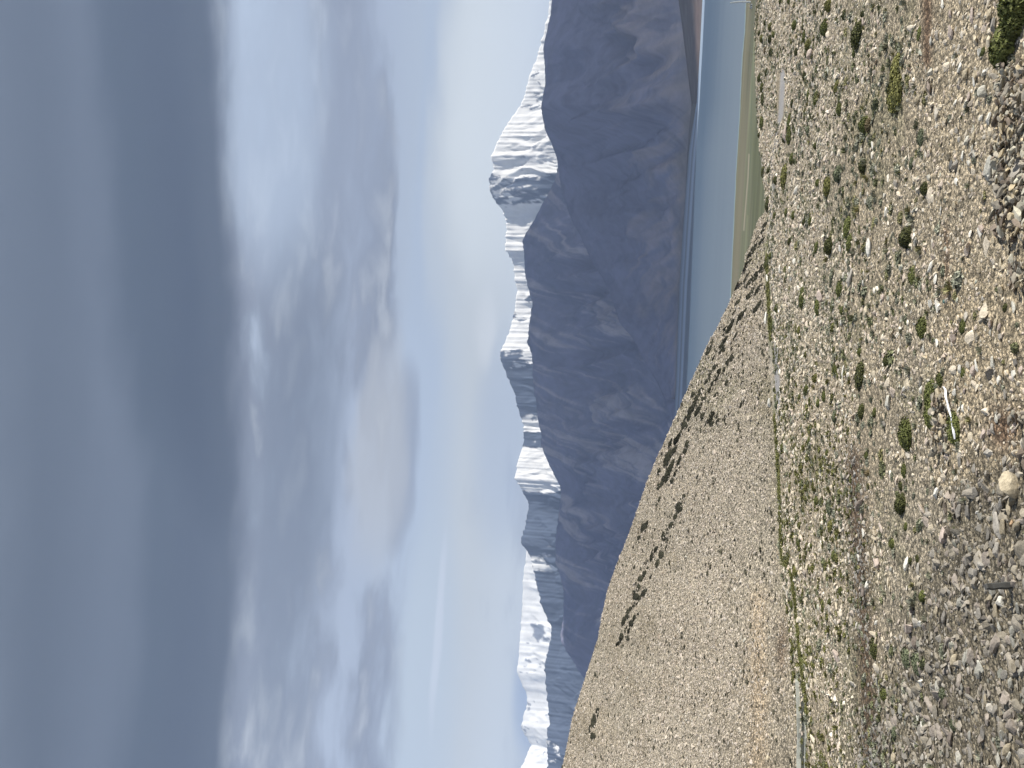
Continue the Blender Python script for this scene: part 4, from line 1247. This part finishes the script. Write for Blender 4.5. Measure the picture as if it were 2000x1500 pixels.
heap([(1968, 820), (1975, 800), (2020, 800), (2020, 930), (1992, 930), (1990, 860)], 60, 0.16, 0.40, 'pile of pale stones at the near edge above the round boulder', 'stone_heap', greyt, 6, 0.4)

# long grey slab lying in the wide heap
put_stone(1984, 345, 11, 78, 'g', 'long narrow grey slab lying in the wide heap of stones', yaw=0.05)
put_stone(1985, 403, 10, 20, 'o', 'orange-pink stone in the wide heap of stones', yaw=0.1)

# dark stone post at the near left
def build_post():
    p, r = hit(1976, 1143)
    s = r / F_PX
    bm = bmesh.new()
    w, d, h = 11 * s, 7 * s, 46 * s
    rings = []
    for k, (f, sx) in enumerate([(-0.08, 1.15), (0, 1.1), (0.25, 1.0), (0.5, 1.08), (0.75, 0.95), (0.95, 0.98), (1.0, 0.75)]):
        ring = [bm.verts.new((w / 2 * sx * cx + 0.02 * math.sin(k * 3 + cx), d / 2 * sx * cy + 0.015 * math.cos(k * 2 + cy), h * f)) for cx, cy in ((-1, -.7), (-.7, -1), (.7, -1), (1, -.7), (1, .7), (.7, 1), (-.7, 1), (-1, .7))]
        rings.append(ring)
    for a, b in zip(rings[:-1], rings[1:]):
        for i in range(8):
            bm.faces.new((a[i], a[(i + 1) % 8], b[(i + 1) % 8], b[i]))
    bm.faces.new(rings[-1]); bm.faces.new(rings[0][::-1])
    me = bpy.data.meshes.new('stone_post'); bm.to_mesh(me); bm.free()
    me.materials.append(plain_material('dark slate', (0.085, 0.085, 0.08), 0.85, 5.0, 0.4))
    o = bpy.data.objects.new('stone_post', me); COL.objects.link(o)
    o.location = p; o.rotation_euler = (0.1, -0.18, 0.5)
    tag(o, 'dark grey slate post leaning among the grey cobbles at the near left', 'stone post')
build_post()

# white plastic strip
def build_strip():
    pts = [(1851, 755), (1853, 762), (1855, 775), (1858, 788), (1861, 800), (1865, 815), (1868, 832), (1872, 847), (1873, 858)]
    wd = [0.5, 2.4, 2.6, 2.0, 1.5, 2.3, 2.2, 1.2, 0.4]
    P0, r = hit(1862, 805)
    s = r / F_PX
    bm = bmesh.new()
    prev = None
    rnd = random.Random(2)
    for k, ((px, py), w) in enumerate(zip(pts, wd)):
        p, _ = hit(px, py)
        p = p - P0
        dy = Vector((0.1, 1, 0)).normalized() * (w * s * 1.6)
        z1, z2 = 0.10 + rnd.uniform(0, .06), 0.14 + rnd.uniform(0, .07)
        ring = [bm.verts.new(p + Vector((0, 0, z1)) - dy / 2), bm.verts.new(p + Vector((0, 0, z2)) - dy * 0.1), bm.verts.new(p + Vector((0, 0, z2 + .03)) + dy * 0.2), bm.verts.new(p + Vector((0, 0, z1 + 0.02)) + dy / 2)]
        if prev:
            for i in range(3): bm.faces.new((prev[i], prev[i + 1], ring[i + 1], ring[i]))
        prev = ring
    me = bpy.data.meshes.new('plastic_strip'); bm.to_mesh(me); bm.free()
    mt = plain_material('white plastic', (0.78, 0.80, 0.86), 0.4, 3.0, 0.15)
    me.materials.append(mt)
    o = bpy.data.objects.new('plastic_strip', me); COL.objects.link(o); o.location = P0
    md = o.modifiers.new('thick', 'SOLIDIFY'); md.thickness = 0.012
    tag(o, 'crumpled white plastic strip lying in front of the narrow stone heap', 'plastic sheet')
build_strip()

# irrigation channel at the left
def build_channel():
    pts = [(1560, 1330), (1562, 1360), (1563, 1400), (1564, 1440), (1563, 1480), (1563, 1530), (1564, 1600)]
    P0, r0_ = hit(1568, 1450)
    s = r0_ / F_PX
    root = bpy.data.objects.new('irrigation_channel', None); COL.objects.link(root); root.location = P0
    tag(root, 'narrow concrete water channel at the foot of the tan hill, far left', 'channel')
    def run(name, dpx, w, h, zoff, mat):
        bm = bmesh.new(); prev = None
        for px, py in pts:
            p, r = hit(px + dpx, py)
            p = p - P0 + Vector((0, 0, zoff))
            d = Vector((0.35, 1, 0)).normalized() * w / 2
            ring = [bm.verts.new(p - d), bm.verts.new(p - d + Vector((0, 0, h))), bm.verts.new(p + d + Vector((0, 0, h))), bm.verts.new(p + d)]
            if prev:
                for i in range(3): bm.faces.new((prev[i], prev[i + 1], ring[i + 1], ring[i]))
            else: bm.faces.new(ring)
            prev = ring
        bm.faces.new(prev[::-1])
        me = bpy.data.meshes.new(name); bm.to_mesh(me); bm.free(); me.materials.append(mat)
        o = bpy.data.objects.new(name, me); COL.objects.link(o); o.parent = root
        return o
    conc = plain_material('old concrete', (0.42, 0.43, 0.38), 0.9, 3.0, 0.35)
    dark = plain_material('dark bed', (0.05, 0.052, 0.035), 0.6, 2.0, 0.4)  # dark tone for the bed between the pale walls
    run('wall', 0.0, 0.35, 0.34, -0.05, conc)
    run('wall', 11.0, 0.35, 0.16, -0.05, conc)
    run('channel_bed', 6.0, 2.2, 0.07, -0.02, dark)
build_channel()

# pale pole with a small white hut at the lake shore, right edge of the picture
def build_pole():
    p, r = hit(1466, 4)
    s = r / F_PX
    wm = plain_material('whitewash', (0.72, 0.74, 0.74), 0.7, 0.6, 0.25)
    bm = bmesh.new()
    H = 34 * s
    prev = None
    for k in range(9):
        f = k / 8; rad = s * (1.7 - 0.7 * f)
        cx = s * 1.2 * math.sin(f * 3.0)
        ring = [bm.verts.new((cx + rad * math.cos(t * math.pi / 4), rad * math.sin(t * math.pi / 4), H * f)) for t in range(8)]
        if prev:
            for i in range(8): bm.faces.new((prev[i], prev[(i + 1) % 8], ring[(i + 1) % 8], ring[i]))
        prev = ring
    bm.faces.new(prev)
    me = bpy.data.meshes.new('pole'); bm.to_mesh(me); bm.free(); me.materials.append(wm)
    root = bpy.data.objects.new('pale_pole', None); COL.objects.link(root); root.location = p
    tag(root, 'tall pale pole with short cross arms on the lake shore at the right edge', 'pole')
    o = bpy.data.objects.new('post', me); COL.objects.link(o); o.parent = root
    for z, w in ((0.95, 2.2), (0.72, 3.0)):
        bm = bmesh.new(); bmesh.ops.create_cube(bm, size=1)
        for v in bm.verts: v.co = Vector((v.co.x * w * s, v.co.y * 0.8 * s, v.co.z * 0.9 * s + H * z))
        me = bpy.data.meshes.new('cross_arm'); bm.to_mesh(me); bm.free(); me.materials.append(wm)
        a = bpy.data.objects.new('cross_arm', me); COL.objects.link(a); a.parent = root
    # hut
    p, r = hit(1469, 12)
    s = r / F_PX
    root = bpy.data.objects.new('small_hut', None); COL.objects.link(root); root.location = p
    tag(root, 'tiny white hut with a flat roof beside the pale pole', 'hut')
    for nm, sx, sy, z0_, z1_, mt in (('wall', 6, 5, -0.5, 3.2, wm), ('roof', 7, 6, 3.2, 3.9, plain_material('mud roof', (0.25, 0.22, 0.2), 0.9)), ('door', 1.4, 5.2, -0.4, 2.2, plain_material('dark wood', (0.05, 0.04, 0.035), 0.8))):
        bm = bmesh.new(); bmesh.ops.create_cube(bm, size=1)
        for v in bm.verts: v.co = Vector((v.co.x * sx * s, v.co.y * sy * s, (z0_ + (v.co.z + .5) * (z1_ - z0_)) * s))
        me = bpy.data.meshes.new(nm); bm.to_mesh(me); bm.free(); me.materials.append(mt)
        o = bpy.data.objects.new(nm, me); COL.objects.link(o); o.parent = root
build_pole()

# ------------------------------------------------------------------ labels that single out
SUBS = [('just left of', 'just on the hill side of'), ('left of', 'on the hill side of'), ('right of', 'on the lake side of'), ('near left', 'near hill-side'), ('at the lower left', 'low on the hill side'),
        ('far left', 'far hill side'), ('centre left', 'hill-side centre'), ('at the left', 'on the hill side'), ('at right', 'on the lake side'), ('at the right', 'on the lake side'), ('near right', 'near lake-side'),
        ('near the right', 'near the lake side'), ('left end', 'hill-side end'), ('right end', 'lake-side end'), ('right half', 'lake-side half'), ('left half', 'hill-side half'), ('right beside', 'close beside'),
        ('the left part', 'the part farthest from the lake'), ('at the right edge', 'at the lake-side edge'), ('far, left', 'far from the lake')]
for o in COL.objects:
    if 'label' in o:
        t = o['label']
        for a, b in SUBS: t = t.replace(a, b)
        if t == 'tiny turquoise stone': t = 'tiny turquoise stone near white stones'
        if t == 'orange-brown stone': t = 'orange-brown stone beside the round tan boulder'
        if len(t.split()) < 4: t += ' among paler ones'
        o['label'] = t
LAND = [(1857, 64, 'the pinkish boulder'), (1977, 15, 'the corner bush'), (1953, 96, 'the large green bush'), (1765, 467, 'the round dark bush'), (1746, 160, 'the long olive shrub'),
        (1697, 482, 'the big white slab'), (1818, 523, 'the white stone row'), (1840, 820, 'the narrow stone heap'), (1973, 943, 'the round tan boulder'), (1755, 988, 'the bush by the cobbles'),
        (1951, 1147, 'the slate post'), (1634, 1285, 'the round pinkish boulder'), (1685, 1156, 'the round brown boulder'), (1788, 1298, 'the twin dull bushes'), (1503, 790, 'the white boulder at the hill foot'),
        (1583, 107, 'the square boulder'), (1685, 245, 'the blurred green bush'), (1671, 70, 'the big dark bush'), (1617, 480, 'the round bush'), (1676, 735, 'the long dark shrub'), (1525, 190, 'the pale grey wash'),
        (1955, 300, 'the wide stone heap'), (1568, 1440, 'the water channel'), (1660, 543, 'the grey boulder'), (1771, 1099, 'the white half-round stone'), (1811, 60, 'the bare brown strip'), (1960, 838, 'the bare earth patch'), (1620, 1029, 'the tall olive shrub')]
LANDH = [(1487, 480, 'the low tip of the hill'), (1340, 780, 'the hill crest by the lake'), (1285, 950, 'the middle of the crest belt'), (1211, 1247, 'the upper end of the diagonal trail'), (1335, 970, 'the lower end of the diagonal trail'),
         (1160, 1405, 'the small high patch'), (1247, 1050, 'the thin line under the crest'), (1425, 640, 'the bushes above the shore')]
ORD = ['nearest', 'second', 'third', 'fourth', 'fifth', 'sixth', 'seventh', 'eighth', 'ninth', 'tenth', 'eleventh', 'twelfth', 'thirteenth', 'fourteenth', 'fifteenth', 'sixteenth', 'seventeenth', 'eighteenth', 'nineteenth', 'twentieth', 'twenty-first', 'twenty-second', 'twenty-third', 'twenty-fourth', 'twenty-fifth', 'twenty-sixth', 'twenty-seventh', 'twenty-eighth', 'twenty-ninth', 'thirtieth', 'thirty-first', 'thirty-second']
def single_out():
    by = {}
    for o in COL.objects:
        if 'label' in o and 'category' in o:
            by.setdefault(o['label'], []).append(o)
    pool = {}
    for lab, obs in by.items():
        if len(obs) < 2: continue
        base = lab.split(' among many')[0]
        for w in (' on the far stony plain', ' in the middle of the stony plain', ' on the near gravel', ' by the far edge of the plain', ' at the centre', ' on the hill side', ' on the lake side'):
            base = base.replace(w, '')
        hill = 'juniper' in lab
        if hill: base = 'juniper bush'
        for o in obs:
            p = o.location
            px, py = to_px(p.x, p.y, p.z); px = float(px); py = float(py)
            lx, ly, ln = min(LANDH if hill else LAND, key=lambda q: (q[0] - px) ** 2 * 4 + (q[1] - py) ** 2)
            dx, dy = (px - lx) * 2, py - ly
            if abs(dx) > abs(dy): rel = 'behind' if dx < 0 else 'in front of'
            else: rel = 'lakeward of' if dy < 0 else 'hillward of'
            pool.setdefault((base, rel, ln), []).append((dx * dx + dy * dy, o))
    for (base, rel, ln), lst in pool.items():
        lst.sort(key=lambda q: q[0])
        for k, (_, o) in enumerate(lst):
            if len(lst) == 1: o['label'] = '%s %s %s' % (base, rel, ln)
            else: o['label'] = '%s %s %s %s' % (ORD[min(k, 31)], base, rel, ln)
single_out()

# ------------------------------------------------------------------ haze
def build_haze():
    bm = bmesh.new(); bmesh.ops.create_cube(bm, size=1)
    x0, x1, y0, y1, z0, z1 = -14000, 14000, -1500, 18500, -60, 2900
    for v in bm.verts:
        v.co = Vector((x0 + (v.co.x + .5) * (x1 - x0), y0 + (v.co.y + .5) * (y1 - y0), z0 + (v.co.z + .5) * (z1 - z0)))
    me = bpy.data.meshes.new('haze'); bm.to_mesh(me); bm.free()
    mt = bpy.data.materials.new('haze'); mt.use_nodes = True
    t = mt.node_tree; t.nodes.clear()
    out = t.nodes.new('ShaderNodeOutputMaterial')
    pv = t.nodes.new('ShaderNodeVolumePrincipled')
    pv.inputs['Color'].default_value = (0.60, 0.73, 0.97, 1)
    pv.inputs['Density'].default_value = 5.2e-5
    pv.inputs['Anisotropy'].default_value = 0.2
    t.links.new(pv.outputs[0], out.inputs['Volume'])
    me.materials.append(mt)
    o = bpy.data.objects.new('haze', me); COL.objects.link(o)
    tag(o, kind='stuff')
build_haze()
